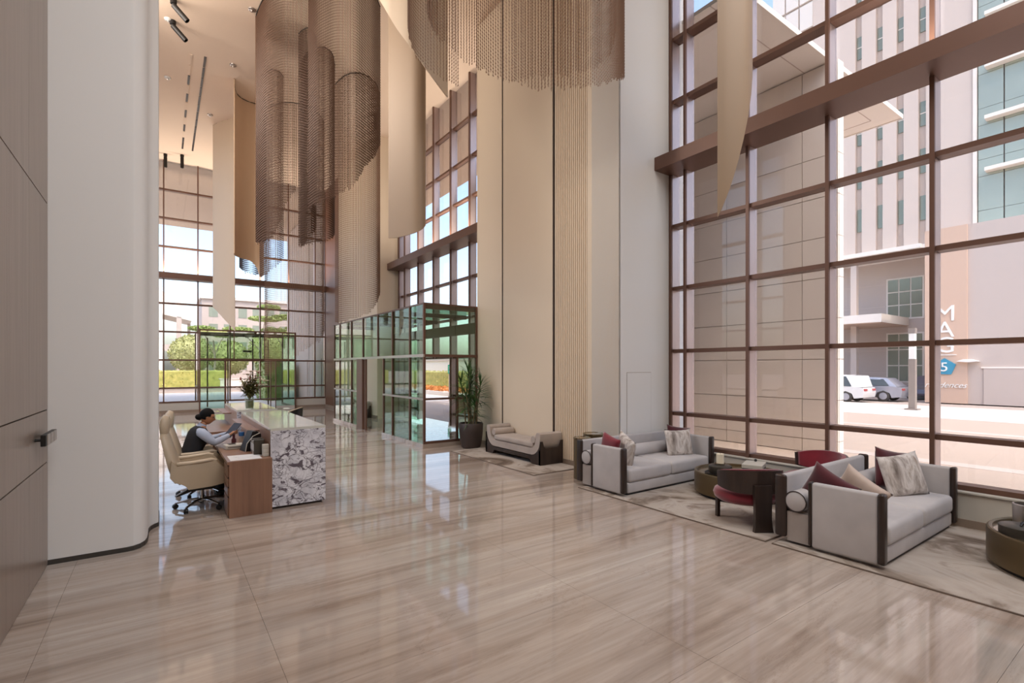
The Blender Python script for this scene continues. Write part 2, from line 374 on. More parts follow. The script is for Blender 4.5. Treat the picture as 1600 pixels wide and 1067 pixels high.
# windows
def window(name, axis, front, out, S, zt, z0, ztop, label, depth=.28, w=.052, tin=.05, door=None):
    r = struct(name, (0, 0, 0), label)
    def b(n, d0, d1, s0, s1, a, c, m):
        if axis == 'y': return boxo(n, (front+d0, s0, a), (front+d1, s1, c), m, r)
        return boxo(n, (s0, front+d0, a), (s1, front+d1, c), m, r)
    for s in S:
        zb = 2.3 if door and door[0]+.1 < s < door[1]-.1 else z0
        sg_ = math.copysign(1, depth); b('mullion', 0, .045*sg_, s-w/2, s+w/2, zb, ztop, 'bronze'); b('mullion_fin', .045*sg_, depth, s-w/2+.004, s+w/2-.004, zb, ztop, 'fin')
    zz = sorted(zt+[6.0])
    for i in range(len(S)-1):
        lo, hi = min(S[i], S[i+1])+w/2, max(S[i], S[i+1])-w/2
        dr = door and lo > door[0] and hi < door[1]
        for z in zt:
            if not (dr and z < 2): b('transom', tin, depth-.01, lo, hi, z-.035, z+.035, 'bronze')
        e = [z0]+zz+[ztop]
        for k in range(len(e)-1):
            if e[k+1]-e[k] > .1 and not (dr and e[k+1] < 2.5): b('glass_pane', depth-.06, depth-.045, lo-.005, hi+.005, e[k]+.01, e[k+1]-.01, 'glass')
    return r, b
S3 = [6.26, 5.93]+[4.67-1.26*i for i in range(8)]
w3, b3 = window('window_3', 'y', 8.26, 1, S3, ZT, .44, ZC, 'tall bronze framed window wall behind the two sofas')
boxo('beam', (7.83, -5.2, 5.83), (8.5, 6.3, 6.08), 'bronze', w3)
boxo('sill_wall', (8.215, -5.2, .1), (8.55, 6.3, .43), 'sill', w3); boxo('sill_cap', (8.19, -5.2, .425), (8.3, 6.3, .442), 'sill', w3)
boxo('skirting', (8.2, -5.2, 0), (8.5, 6.3, .1), 'stoneskirt', w3)
boxo('end_wall', (8.26, -5.2, 0), (8.55, -4.17, ZC), 'beige', w3)
S1 = [-2.48, -1.22, .04]+[1.3+1.26*i for i in range(4)]+[6.32, 6.82]
w1, b1 = window('window_1', 'x', 26.3, 1, S1, ZT, .44, ZC, 'tall bronze framed window wall at the far end above the garden doors', .24)
boxo('beam', (-3, 25.95, 5.85), (6.83, 26.5, 6.1), 'bronze', w1)
for a, c in ((-3, 1.36), (5.36, 6.83)):
    boxo('sill_wall', (a, 26.26, .12), (c, 26.5, .43), 'sill', w1); boxo('skirting', (a, 26.22, 0), (c, 26.5, .12), 'stoneskirt', w1)
S2 = [11.9, 13.15, 14.37, 15.63, 16.89, 18.13, 18.7]
w2, b2 = window('window_2', 'y', 7.65, 1, S2, ZT, .1, ZC, 'bronze framed side window with deep fins above the glass vestibule', .26, .06, .1, (14.3, 16.95))
boxo('beam', (7.23, 11.31, 5.83), (7.9, 18.8, 6.08), 'bronze', w2)
S4 = [8.4+1.4*i for i in range(14)]
w4, b4 = window('window_added', 'y', -3.0, -1, S4, ZT, .05, ZC, 'unseen side window wall added behind the white pier to let daylight in', -.28)  # unseen glazing, added to bring sky light onto the beige wall
# ------------------------------------------------------------------ glass vestibules
gv = empty('glass_vestibule', (5.3, 11.3, 0), 0, 'green glass entrance vestibule with open doorway standing beside the potted plant', 'vestibule')
def gpost(y0, y1, z0, z1, m='bronze', x=0, d=.06): return boxo('post', (x-d/2, y0, z0), (x+d/2, y1, z1), m, gv)
L = 7.8
boxo('curb', (-.06, -.06, 0), (.06, 2.76, .1), 'floor', gv); boxo('curb', (.06, -.06, 0), (1.5, .06, .1), 'floor', gv); boxo('curb', (-.06, 5.1, 0), (.06, L, .1), 'floor', gv)
for y in (0, .85, 2.05, 3.2, 4.55, 5.75, 7.1, L): gpost(y-.025, y+.025, 2.32, 3.6)
for y in (0, .85, 2.05, 2.74, 5.75, 7.1, L): gpost(y-.025, y+.025, .1, 2.27)
boxo('door_post', (-.06, 4.5, 0), (.06, 5.05, 2.27), 'bronze', gv); boxo('door_post', (-.03, 4.28, 0), (.03, 4.34, 2.27), 'bronze', gv)
boxo('head_rail', (-.04, -.03, 2.26), (.04, L, 2.33), 'steel', gv); boxo('front_rail', (.0, -.04, 2.26), (1.52, .04, 2.33), 'bronze', gv)
boxo('mid_rail', (-.035, 0, 1.185), (.035, 2.74, 1.235), 'steel', gv); boxo('mid_rail', (-.035, 5.1, 1.185), (.035, L, 1.235), 'steel', gv)
boxo('mid_rail', (.0, -.035, 1.185), (1.5, .035, 1.235), 'bronze', gv); boxo('bottom_rail', (0, -.035, .1), (1.5, .035, .16), 'bronze', gv)
boxo('top_rail', (-.02, 0, 3.57), (.02, L, 3.61), 'bronze', gv); boxo('top_rail', (0, -.02, 3.57), (1.52, .02, 3.61), 'bronze', gv)
for y0, y1 in ((0, .85), (.85, 2.05), (2.05, 3.2), (3.2, 4.55), (4.55, 5.75), (5.75, 7.1), (7.1, L)):
    boxo('glass_pane', (-.006, y0+.02, 2.32), (.006, y1-.02, 3.58), 'green', gv)
for y0, y1 in ((0, .85), (.85, 2.05), (2.05, 2.74), (5.1, 5.75), (5.75, 7.1), (7.1, L)):
    for a, c in ((.1, 1.19), (1.23, 2.27)): boxo('glass_pane', (-.006, y0+.02, a), (.006, y1-.02, c), 'green', gv)
boxo('glass_pane', (.02, -.006, 2.32), (1.5, .006, 3.58), 'green', gv)
for a, c in ((.14, 1.19), (1.23, 2.27)):
    boxo('glass_pane', (.02, -.006, a), (.9, .006, c), 'glass', gv); boxo('glass_pane', (.95, -.006, a), (1.5, .006, c), 'green', gv)
boxo('post', (.9, -.03, .1), (.95, .03, 2.3), 'bronze', gv); boxo('post', (1.47, -.03, 0), (1.52, .03, 3.6), 'bronze', gv)
boxo('roof_pane', (-.02, .0, 3.585), (2.3, L, 3.6), 'green', gv)
for y in (.0, 1.9, 3.85, 5.8, L-.05): boxo('roof_beam', (0, y, 3.46), (2.3, y+.05, 3.58), 'bronze', gv)
boxo('inner_beam', (2.1, 0, 3.0), (2.3, L, 3.3), 'bronze', gv)
boxo('inner_pane', (2.2, 5.1, .1), (2.21, 7.7, 3.0), 'green', gv)
rv = empty('glass_vestibule', (1.36, 26.22, 0), 0, 'green glass garden door box set in the far window behind the reception desk', 'vestibule')
W = 4.0; D = 3.2
for x in (0, W): boxo('post', (x-.03, -.05, 0), (x+.03, .05, 3.72), 'bronze', rv)
for x in (1.35, 2.62): boxo('post', (x-.02, -.03, 2.4), (x+.02, .03, 3.7), 'bronze', rv)
for x in (.98, 1.02, 2.9, 3.12): boxo('door_stile', (x-.02, -.03, 0), (x+.02, .03, 2.36), 'bronze', rv)
boxo('head_rail', (0, -.04, 2.34), (W, .04, 2.41), 'bronze', rv); boxo('top_rail', (0, -.04, 3.66), (W, .04, 3.72), 'bronze', rv)
for a, c in ((.03, .98), (3.12, W-.03)):
    boxo('mid_rail', (a, -.03, 1.07), (c, .03, 1.12), 'bronze', rv); boxo('bottom_rail', (a, -.03, 0.02), (c, .03, .14), 'sill', rv)
    boxo('glass_pane', (a, -.006, .12), (c, .006, 1.08), 'green', rv); boxo('glass_pane', (a, -.006, 1.12), (c, .006, 2.35), 'green', rv)
boxo('glass_pane', (.03, -.006, 2.4), (1.33, .006, 3.6), 'green', rv); boxo('glass_pane', (1.37, -.006, 2.4), (2.6, .006, 3.6), 'green', rv); boxo('glass_pane', (2.64, -.006, 2.4), (W, .006, 3.6), 'green', rv)
for x in (0, W):
    boxo('side_pane', (x-.008, .05, .1), (x+.008, D, 3.65), 'green', rv); boxo('side_sill', (x-.03, .05, 0), (x+.03, D, .1), 'bronze', rv)
    boxo('side_post', (x-.035, D-.05, 0), (x+.035, D+.05, 3.72), 'bronze', rv); boxo('side_rail', (x-.025, .05, 1.07), (x+.025, D, 1.12), 'bronze', rv)
boxo('roof_pane', (0, 0, 3.66), (W, D, 3.68), 'green', rv); boxo('roof_beam', (0, D-.04, 3.6), (W, D+.04, 3.7), 'bronze', rv)
boxo('roof_beam', (2.2, .05, 3.55), (2.3, D, 3.66), 'bronze', rv); boxo('ceiling_lamp', (1.9, 1.6, 2.75), (2.3, 1.7, 2.85), 'tray', rv)
for x in (.5, 1.4, 2.55, 3.3): boxo('outer_stile', (x-.03, D-.02, 0), (x+.03, D+.02, 3.5), 'bronze', rv)
# things on the ceiling
def spot(loc, tilt, label, vertical=False):
    r = empty('spotlight', loc, .0, label, 'spotlight', None)
    MB().lathe([(.0, 0), (.07, 0), (.07, -.1), (.03, -.1), (.03, -.16), (0, -.16)], 12).obj('mount', 'blackmat', r, smooth=40)
    h = MB().lathe([(0, 0), (.065, 0), (.065, -.42), (.05, -.42), (.045, -.38), (0, -.38)], 14).obj('lamp_head', 'blackmat', r, (0, 0, -.13), 40)
    h.rotation_euler = tilt
spot((.22, 14.75, ZC), (-.1, -.75, 0), 'black tube spotlight on the ceiling above the white pier, nearest the viewer')
spot((.22, 15.65, ZC), (-.1, -.75, 0), 'black tube spotlight on the ceiling behind the nearest one, beside a smoke detector')
spot((.1, 25.6, ZC), (0, 0, 0), 'small black spotlight on the ceiling near the far window, beside the white pier edge')
spot((.68, 25.3, ZC), (0, 0, 0), 'small black spotlight on the ceiling near the far window, closer to the beige hanging sheet')
spot((6.2, 17.2, ZC), (0, 0, 0), 'black spotlight on the ceiling between chain curtain and tall beige sheet')
def slot(x, y0, y1, label, gaps):
    r = empty('ceiling_slot', (x, y0, ZC), 0, label, 'ceiling light')
    n = 12; st = (y1-y0)/n
    for i in range(n): boxo('slot_segment', (-.03, i*st+.02, -.012), (.03, (i+1)*st-.02, .01), 'gap' if i not in gaps else 'ceil', r)
slot(.67, 17.0, 24.6, 'left dark slot light in the ceiling, broken into short dashes', (0, 1, 3, 5, 7, 9))
slot(1.02, 16.9, 24.6, 'longer unbroken dark slot light in the ceiling, right of the dashed one', ())
for i, (x, y, lb) in enumerate([(.12, 15.65, 'white smoke detector beside the second tube spotlight'), (.13, 18.8, 'small white ceiling disc beside the dashed slot light'), (1.39, 20.7, 'grey ceiling sprinkler above the beige hanging sheet'), (1.84, 14.0, 'small ceiling sprinkler near the dark chain curtain top'), (1.72, 16.9, 'small ceiling disc next to the curved beige sheet top')]):
    r = empty('ceiling_detector', (x, y, ZC), 0, lb, 'detector')
    MB().lathe([(0, 0), (.09, 0), (.085, -.025), (.05, -.04), (.05, -.05), (0, -.05)], 14).obj('cover', 'white' if i < 2 else 'steel', r, smooth=40)
    MB().lathe([(0, -.05), (.03, -.05), (.025, -.07), (0, -.07)], 10).obj('sensor', 'steel', r, smooth=40)
# handle on the wood wall
hd = empty('wall_handle', (-.95, 6.1, 1.335), 0, 'small black pull handle with steel bars on the grey wood wall', 'handle')
for y in (.08, .46): MB().tube([(0, y, 0), (.055, y, 0)], .014, 8).obj('stand_off', 'black', hd)
MB().rbox((.05, .0, -.052), (.088, .56, .052), .005).obj('grip', 'black', hd)
for i in range(3): MB().rbox((.084, .06+i*.165, -.05), (.094, .185+i*.165, .05), .004).obj('bar', 'steel', hd)
# ------------------------------------------------------------------ hanging sheets and chain curtains
def smooth_path(P, step):
    P = np.array(P, float); Q = np.vstack([2*P[0]-P[1], P, 2*P[-1]-P[-2]]); out = []
    for i in range(1, len(Q)-2):
        p0, p1, p2, p3 = Q[i-1], Q[i], Q[i+1], Q[i+2]
        t = np.linspace(0, 1, 24, endpoint=False)[:, None]
        out.append(.5*((2*p1)+(-p0+p2)*t+(2*p0-5*p1+4*p2-p3)*t**2+(-p0+3*p1-3*p2+p3)*t**3))
    out = np.vstack(out+[P[-1:]]); s = np.concatenate([[0], np.cumsum(np.hypot(*np.diff(out[:, :2], axis=0).T))])
    n = max(2, int(s[-1]/step)+1); u = np.linspace(0, s[-1], n)
    return np.stack([np.interp(u, s, out[:, k]) for k in range(3)], 1)
def chain_curtain(P, label, m='chainm', step=.045, pitch=.03, w=.026, ztop=ZC):
    pts = smooth_path(P, step); q = []; tg = np.gradient(pts[:, :2], axis=0)
    for i, (x, y, zb) in enumerate(pts):
        zb += rng.uniform(-.06, .03)
        k0 = math.ceil(zb/pitch); z = np.arange(k0, int(ztop/pitch))*pitch; n = len(z); a = np.where((np.arange(n)+k0) % 2 == 0, .75, -.75)+math.atan2(tg[i, 1], tg[i, 0])
        dx = np.cos(a)*w/2; dy = np.sin(a)*w/2; h = pitch*.62; tl = np.where((np.arange(n)+k0) % 2 == 0, .008, -.008)
        o = np.stack([np.stack([x-dx, y-dy, z+tl], 1), np.stack([x+0*z, y+0*z, z-h], 1), np.stack([x+dx, y+dy, z-tl], 1), np.stack([x+0*z, y+0*z, z+h], 1)], 1)
        q.append(o)
        o2 = o.copy(); o2[:, 0, 0] = x+dy*.45; o2[:, 0, 1] = y-dx*.45; o2[:, 2, 0] = x-dy*.45; o2[:, 2, 1] = y+dx*.45; q.append(o2)
    V = np.concatenate(q).reshape(-1, 3); nq = len(V)//4
    c = V.mean(0); c[2] = ztop; V = V-c
    me = bpy.data.meshes.new('chain_curtain'); me.vertices.add(len(V)); me.vertices.foreach_set('co', V.ravel())
    me.loops.add(nq*4); me.loops.foreach_set('vertex_index', np.arange(nq*4, dtype=np.int32)); me.polygons.add(nq)
    me.polygons.foreach_set('loop_start', np.arange(0, nq*4, 4, dtype=np.int32)); me.polygons.foreach_set('loop_total', np.full(nq, 4, dtype=np.int32))
    me.update(); me.materials.append(M[m])
    o = empty('chain_curtain', tuple(c), 0, label, 'chain curtain', 'bronze chain curtains hung from the ceiling')
    st = link('chain_strands', me, o); st['kind'] = 'stuff'
    rail = MB().tube([(p[0]-c[0], p[1]-c[1], -.012) for p in pts[::6]]+[(pts[-1][0]-c[0], pts[-1][1]-c[1], -.012)], .014, 6).obj('top_rail', 'blackmat', o)
    return o
def sheet(P, label, m, thick=.02, ztop=ZC):
    pts = smooth_path(P, .06); c = pts.mean(0); n = len(pts); d = np.gradient(pts[:, :2], axis=0); d /= np.linalg.norm(d, axis=1)[:, None]+1e-9
    nx, ny = -d[:, 1]*thick/2, d[:, 0]*thick/2; vs = []; fs = []
    for i in range(n):
        x, y, z = pts[i]
        for sx in (1, -1):
            for zz in (z, ztop): vs.append((x+sx*nx[i]-c[0], y+sx*ny[i]-c[1], zz-ztop))
    for i in range(n-1):
        a, b = 4*i, 4*i+4
        fs += [(a, b, b+1, a+1), (a+2, a+3, b+3, b+2), (a, a+2, b+2, b), (a+1, b+1, b+3, a+3)]
    e = 4*(n-1); fs += [(0, 1, 3, 2), (e, e+2, e+3, e+1)]
    o = empty('hanging_sheet', (c[0], c[1], ztop), 0, label, 'hanging sheet', 'curved sheets hung from the ceiling')
    mb = MB(); mb.v = vs; mb.f = fs; mb.obj('sheet_panel', m, o, smooth=40)
    MB().tube([(p[0]-c[0], p[1]-c[1], -.008) for p in pts[::5]]+[(pts[-1][0]-c[0], pts[-1][1]-c[1], -.008)], .012, 6).obj('top_rail', 'blackmat', o)
    return o
CUR = {
 'A': [(1.96,14.16,5.21), (1.99,13.65,5.13), (2.05,13.23,5.07), (2.17,12.91,5.17), (2.31,12.69,5.56), (2.42,12.61,5.96), (2.62,12.53,6.31), (2.86,12.54,6.79)],
 'B': [(3.01,14.27,5.29), (3.09,13.97,5.3), (3.23,13.87,5.51), (3.44,14.21,5.86), (3.55,14.87,6.36), (3.46,15.3,6.71)],
 'C': [(3.33,15.52,5.58), (3.39,14.99,5.54), (3.56,14.62,5.54), (3.78,14.46,5.59), (4.01,14.67,5.75), (4.2,15.15,6.05)],
 'D': [(2.84,12.44,5.84), (2.9,11.9,5.77), (3.03,11.57,5.77), (3.16,11.35,5.82), (3.35,11.22,5.97), (3.57,11.19,6.19), (3.83,11.37,6.66), (4.14,11.64,7.07), (4.45,12.04,7.6)],
 'E': [(4.5,16.16,3.43), (4.58,15.61,3.43), (4.73,15.26,3.47), (4.96,15.1,3.57), (5.25,15.14,3.73), (5.57,15.41,4.04), (5.88,15.92,4.45)],
 'F': [(2.95,19.33,1.73), (3.01,18.92,1.76), (3.16,18.57,1.98), (3.37,18.3,2.17), (3.62,18.12,2.35), (3.89,18.05,2.55), (4.23,18.18,2.76), (4.64,18.51,3.01), (4.88,18.95,3.32)],
 'G': [(2.5,17.32,4.86), (2.57,16.79,4.84), (2.69,16.45,4.96), (2.83,16.35,5.1), (3.07,16.68,5.38)],
 'H': [(2.56,22.91,6.07), (2.65,22.35,5.86), (2.81,22.0,5.74), (3.01,22.1,5.73), (3.2,22.46,5.83)],
 'S1': [(1.54,21.54,4.24), (1.68,21.2,4.03), (1.84,20.91,3.78), (2.0,20.67,3.54), (2.15,20.51,3.32)],
 'S2': [(1.83,17.67,5.56), (1.9,18.24,5.63), (2.02,18.64,5.66), (2.22,18.87,5.66), (2.46,18.94,5.62), (2.64,18.94,5.42), (2.73,18.88,5.11), (2.82,18.69,5.14)],
 'S3': [(1.96,14.21,5.22), (2.06,14.57,5.31), (2.18,14.86,5.41), (2.31,15.01,5.47)],
 'S5': [(3.92,10.1,4.74),(4.03,9.92,4.73),(4.15,9.74,4.75),(4.28,9.57,4.79),(4.40,9.5,4.86),(4.50,9.56,4.97),(4.60,9.75,5.1),(4.78,10.15,5.35)],
 'S6': [(3.33,9.15,9.03), (3.4,8.86,8.6), (3.51,8.66,8.22), (3.67,8.43,7.83), (3.81,8.33,7.59), (3.95,8.29,7.41), (4.17,8.31,7.24), (4.46,8.48,7.17)],
 'S7': [(5.72,3.62,3.89),(5.74,3.58,3.98),(5.78,3.52,4.16),(5.85,3.44,4.51),(5.93,3.38,4.94),(6.02,3.36,5.39),(6.14,3.41,5.88),(6.34,3.58,6.51),(6.6,3.85,7.15),(6.85,4.15,7.63)],
 'J': [(3.59,8.23,8.63), (3.4,7.88,8.0), (3.24,7.5,7.41), (3.18,7.18,6.95), (3.18,6.93,6.64), (3.27,6.75,6.43), (3.39,6.67,6.33), (3.52,6.63,6.28), (3.7,6.69,6.32)],
 'K': [(3.84,8.06,8.29), (3.77,7.74,7.82), (3.77,7.5,7.54), (3.87,7.31,7.32), (4.0,7.22,7.17), (4.11,7.14,7.06), (4.3,7.12,7.04)],
 'L': [(3.78,6.27,6.42), (3.81,6.0,6.22), (3.87,5.77,6.06), (3.95,5.6,5.95), (4.05,5.46,5.88), (4.2,5.36,5.83), (4.41,5.27,5.87), (4.62,5.18,5.91), (4.81,5.17,5.97), (5.01,5.16,6.05), (5.28,5.21,6.19), (5.63,5.33,6.4), (6.03,5.54,6.68), (6.47,5.84,7.01)],
 'N': [(4.95,7.03,6.97), (5.1,6.68,6.92), (5.31,6.42,6.88), (5.57,6.23,6.92), (5.9,6.12,7.03), (6.27,6.1,7.35), (6.61,6.23,7.79), (6.89,6.4,8.34), (7.21,6.66,8.99), (7.5,6.95,9.66)],
}

for k, lb in (('A', 'dark brown chain curtain at the front left of the big far cluster'), ('B', 'short rolled chain curtain inside the far cluster with rounded lower edge'),
              ('C', 'chain curtain in the middle of the far cluster behind the front ones'), ('D', 'chain curtain at the front right of the far cluster, rising towards its right end'),
              ('E', 'tall chain curtain at the right of the far cluster ending just above the glass vestibule'), ('F', 'longest chain curtain, hanging low in front of the garden door box'),
              ('G', 'small chain curtain behind the dark one with slanting lower edge'), ('J', 'near chain curtain at the left of the top cluster, lit grey, with sloping lower edge'),
              ('K', 'inner chain curtain behind the left one of the near top cluster'), ('L', 'wide near chain curtain in front of the beige wall, ragged lower edge'),
              ('N', 'chain curtain behind the wide near one, rising at its right end')):
    near = k in 'JKLN'
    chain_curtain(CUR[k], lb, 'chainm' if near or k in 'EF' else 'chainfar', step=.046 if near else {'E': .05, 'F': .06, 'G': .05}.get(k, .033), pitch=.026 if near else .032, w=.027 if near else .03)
chain_curtain(CUR['H'], 'small dark grey fringe curtain hanging behind the beige sheets by the far window', 'chaing', .05, .04, .04)
sheet(CUR['S1'], 'leftmost pale beige sheet with slanted lower edge before the far window', 'drapepale')
sheet(CUR['S2'], 'curved beige sheet next to the leftmost one, its lower edge higher', 'drape')
sheet(CUR['S3'], 'dark bronze sheet at the left edge of the far chain cluster', 'drapedark')
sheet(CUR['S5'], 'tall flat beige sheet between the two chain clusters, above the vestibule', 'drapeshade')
sheet(CUR['S6'], 'pale sheet with curved lower edge at the top of the picture beside the near chains', 'drapepale')
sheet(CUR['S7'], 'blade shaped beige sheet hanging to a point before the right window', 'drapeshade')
# ------------------------------------------------------------------ lounge: rugs, sofas, cushions, tables, chairs
RZ = .016
def rug(x0, x1, y0, y1, label):
    r = empty('rug', ((x0+x1)/2, (y0+y1)/2, 0), 0, label, 'rug'); a, b = (x1-x0)/2, (y1-y0)/2
    MB().rbox((-a+.012, -b+.012, .001), (a-.012, b-.012, RZ), .006).obj('pile', 'rug', r)
    e = MB()
    for lo, hi in (((-a, -b), (a, -b+.012)), ((-a, b-.012), (a, b)), ((-a, -b+.012), (-a+.012, b-.012)), ((a-.012, -b+.012), (a, b-.012))): e.box((lo[0], lo[1], 0), (hi[0], hi[1], RZ-.003))
    e.obj('bound_edge', 'rugedge', r)
rug(5.64, 8.12, 2.97, 6.1, 'marbled beige rug under the far sofa and the red armchairs')
rug(5.64, 8.12, -1.4, 2.9, 'marbled grey beige rug under the near sofa')
rug(5.6, 6.79, 7.25, 10.5, 'light beige rug under the bench by the beige wall')
def sofa(loc, label):
    r = empty('sofa', loc, 0, label, 'sofa', 'pale grey sofas by the window')
    boxo('plinth', (.1, .04, 0), (2.2, .95, .03), 'black', r)
    MB().rbox((.095, .015, .03), (2.205, .99, .19), .02, 3).obj('base', 'sofa', r, smooth=40)
    MB().box((-.0, .69, .03), (.1, .93, .36)).obj('side_panel', 'sofaside', r); MB().box((2.2, .69, .03), (2.3, .93, .36)).obj('side_panel', 'sofaside', r)
    for a, b in ((.1, 1.148), (1.152, 2.2)):
        m = MB().rbox((a, -.005, .19), (b, .86, .405), .055, 4)
        m.v = [(x, y, z+(.03*max(0, 1-((x-(a+b)/2)/((b-a)/2))**2)*max(0, 1-((y-.43)/.43)**2) if z > .3 else 0)) for x, y, z in m.v]
        m.obj('seat_cushion', 'sofa', r, smooth=50)
    MB().rbox((.03, .965, .1), (2.27, 1.045, .755), .035, 4).obj('backrest', 'sofa', r, smooth=50)
    for x in (0, 2.3):
        MB().rbox((x-.028, .935, .06), (x+.028, 1.06, .765), .026, 3).obj('back_post', 'darkwood', r, smooth=40)
        s = 1 if x else -1
        MB().rbox((x-.045, .045, .03), (x+.045, .66, .735), .03, 4).obj('arm', 'sofa', r, smooth=50)
        for y0, y1 in ((-.012, .05), (.655, .69)): MB().rbox((x-.052, y0, .045), (x+.052, y1, .74), .022, 3).obj('arm_post', 'darkwood', r, smooth=40)
    b = MB(); mt = Matrix.Translation((-.02, .835, .485)) @ Matrix.Rotation(PI/2, 4, 'Y')
    b.lathe([(0, 0), (.09, 0), (.113, .012), (.116, .03), (.116, 2.31), (.113, 2.328), (.09, 2.34), (0, 2.34)], 26, mtx=mt)
    bo = b.obj('bolster', 'sofa', r, smooth=40)
    for x in (-.013, 2.313):
        ring = MB().tube([(x, .835+.113*math.cos(i*PI/12), .485+.113*math.sin(i*PI/12)) for i in range(25)], .006, 6); ring.obj('piping', 'darkwood', bo, smooth=40)
    return r
sofa((5.79, 5.22, RZ), 'far pale grey sofa with dark wood posts standing against the white pier')
sofa((5.79, 1.87, RZ), 'near pale grey sofa with dark wood posts, in the foreground by the window')
def pillow_mb(w, h, t, n=16):
    mb = MB(); vs = []
    for sgn in (1, -1):
        for j in range(n+1):
            for i in range(n+1):
                u, v = 2*i/n-1, 2*j/n-1; pin = 1-.09*(1-abs(v)**2.2)*abs(u)**3; pv = 1-.09*(1-abs(u)**2.2)*abs(v)**3
                d = max(0, (1-u**4)*(1-v**4))**.55
                vs.append((u*w/2*pin, sgn*t/2*d, v*h/2*pv))
    N = (n+1)**2; fs = []
    for j in range(n):
        for i in range(n):
            a = j*(n+1)+i; fs += [(a, a+1, a+n+2, a+n+1), (N+a, N+a+n+1, N+a+n+2, N+a+1)]
    mb.v = vs; mb.f = fs; return mb
_pil = {}
def cushion(loc, m, rot, label, w=.5, h=.5, t=.15):
    o = link('cushion', pillow_mb(w, h, t).mesh('cushion', m, 60), None, loc, rot); bm = bmesh.new(); bm.from_mesh(o.data)
    bmesh.ops.remove_doubles(bm, verts=bm.verts, dist=1e-4); bm.to_mesh(o.data); bm.free()
    return tag(o, label, 'cushion', 'loose cushions on the sofas')
ZS = .675
cushion((6.06, 5.78, ZS-.01), 'red', (.0, -.25, 1.5), 'red velvet cushion leaning in the left corner of the far sofa', .42, .44)
cushion((6.2, 5.56, ZS-.02), 'artfab', (.0, -.3, 1.22), 'white patterned cushion in front of the red one on the far sofa', .5, .48)
cushion((7.9, 5.80, ZS-.02), 'darkred', (-.22, .16, -.38), 'dark red cushion behind the patterned one at the right end of the far sofa', .5, .5)
cushion((7.68, 5.63, ZS-.05), 'artfab', (-.25, 0, -.32), 'patterned grey white cushion at the right end of the far sofa', .56, .5)
cushion((6.05, 2.5, ZS-.07), 'darkred', (.0, -.5, 1.62), 'dark red velvet cushion leaning on the left arm of the near sofa', .5, .5)
cushion((6.26, 2.27, ZS-.07), 'beigefab', (.0, -.55, 1.5), 'beige satin cushion beside the dark red one on the near sofa', .5, .46, .12)
cushion((7.74, 2.42, ZS+.0), 'darkred', (-.22, .2, -.5), 'dark red cushion behind the patterned one at the right end of the near sofa', .5, .52)
cushion((7.55, 2.25, ZS-.02), 'artfab', (-.27, -.1, -.42), 'large brushed pattern cushion at the right end of the near sofa', .6, .54)
def drum_table(loc, label, R):
    r = empty('coffee_table', loc, 0, label, 'table', 'round bronze coffee tables')
    MB().lathe([(R-.05, 0), (R-.05, .03)], 56).obj('plinth', 'black', r, smooth=40)
    MB().lathe([(R-.04, .03), (R, .045), (R, .335), (R-.005, .352), (R-.02, .36), (R-.045, .352), (R-.05, .335), (R-.05, .32), (R-.06, .32)], 56).obj('drum', 'tablemetal', r, smooth=40)
    MB().lathe([(0, .315), (R-.045, .315), (R-.045, .326), (0, .326)], 56).obj('table_top', 'tabletop', r, smooth=30); return r
T1 = (7.38, 4.3); T2 = (7.18, .62)
drum_table((*T1, RZ), 'round bronze drum coffee table with a candle, before the far sofa', .66)
drum_table((*T2, RZ), 'round bronze drum coffee table cut by the picture edge beside the near sofa', .78)
TZ = RZ+.326
tr = empty('serving_tray', (7.12, 4.46, TZ), 0, 'low round dark tray lying under the candle holder on the far coffee table', 'tray')
MB().lathe([(0, 0), (.22, 0), (.23, .018), (.222, .02), (.215, .008), (0, .008)], 32).obj('tray_dish', 'black', tr, smooth=40)
ch = empty('candle_holder', (7.12, 4.46, TZ+.008), 0, 'squat pewter bowl holding a white candle on the round tray', 'candle holder')
MB().lathe([(0, 0), (.15, 0), (.17, .03), (.17, .115), (.15, .13), (.06, .135), (0, .135)], 28).obj('bowl', 'tray', ch, smooth=40)
MB().lathe([(.045, .135), (.085, .155), (.08, .16), (.045, .145)], 20).obj('rim_leaf', 'tablemetal', ch, smooth=40)
ca = empty('candle', (7.12, 4.46, TZ+.143), 0, 'white pillar candle standing on the pewter bowl', 'candle')
MB().lathe([(0, 0), (.056, 0), (.056, .165), (.05, .17), (0, .163)], 20).obj('wax', 'candle', ca, smooth=40); MB().tube([(0, 0, .163), (.002, 0, .18)], .003, 5).obj('wick', 'black', ca)
bs = empty('gift_box', (7.56, 4.16, TZ), .35, 'grey box with a black knob on the far coffee table behind the red chair', 'box')
MB().rbox((-.2, -.14, 0), (.2, .14, .1), .006).obj('box_body', 'tray', bs); MB().rbox((-.205, -.145, .102), (.205, .145, .165), .006).obj('lid', 'sill', bs); MB().sphere((.15, 0, .185), .022).obj('knob', 'black', bs, smooth=60)
rb = empty('round_box', (6.92, 1.1, TZ), 0, 'round pewter box with a black bow knob on the table cut by the picture edge', 'box')
MB().lathe([(0, 0), (.17, 0), (.17, .09), (.16, .098), (0, .1)], 30).obj('box_body', 'tray', rb, smooth=40)
MB().tube([(-.05, 0, .105), (-.03, .0, .128), (0, 0, .115), (.03, 0, .128), (.05, 0, .105)], .008, 6).obj('knob', 'black', rb, smooth=60)
vs_ = empty('cylinder_vase', (7.36, 1.13, TZ), 0, 'plain pewter cylinder behind the round box, half out of the picture', 'vase')
MB().lathe([(0, 0), (.11, 0), (.115, .2), (.115, .23), (.1, .235), (.1, .03), (0, .03)], 26).obj('vase_body', 'steel', vs_, smooth=40)
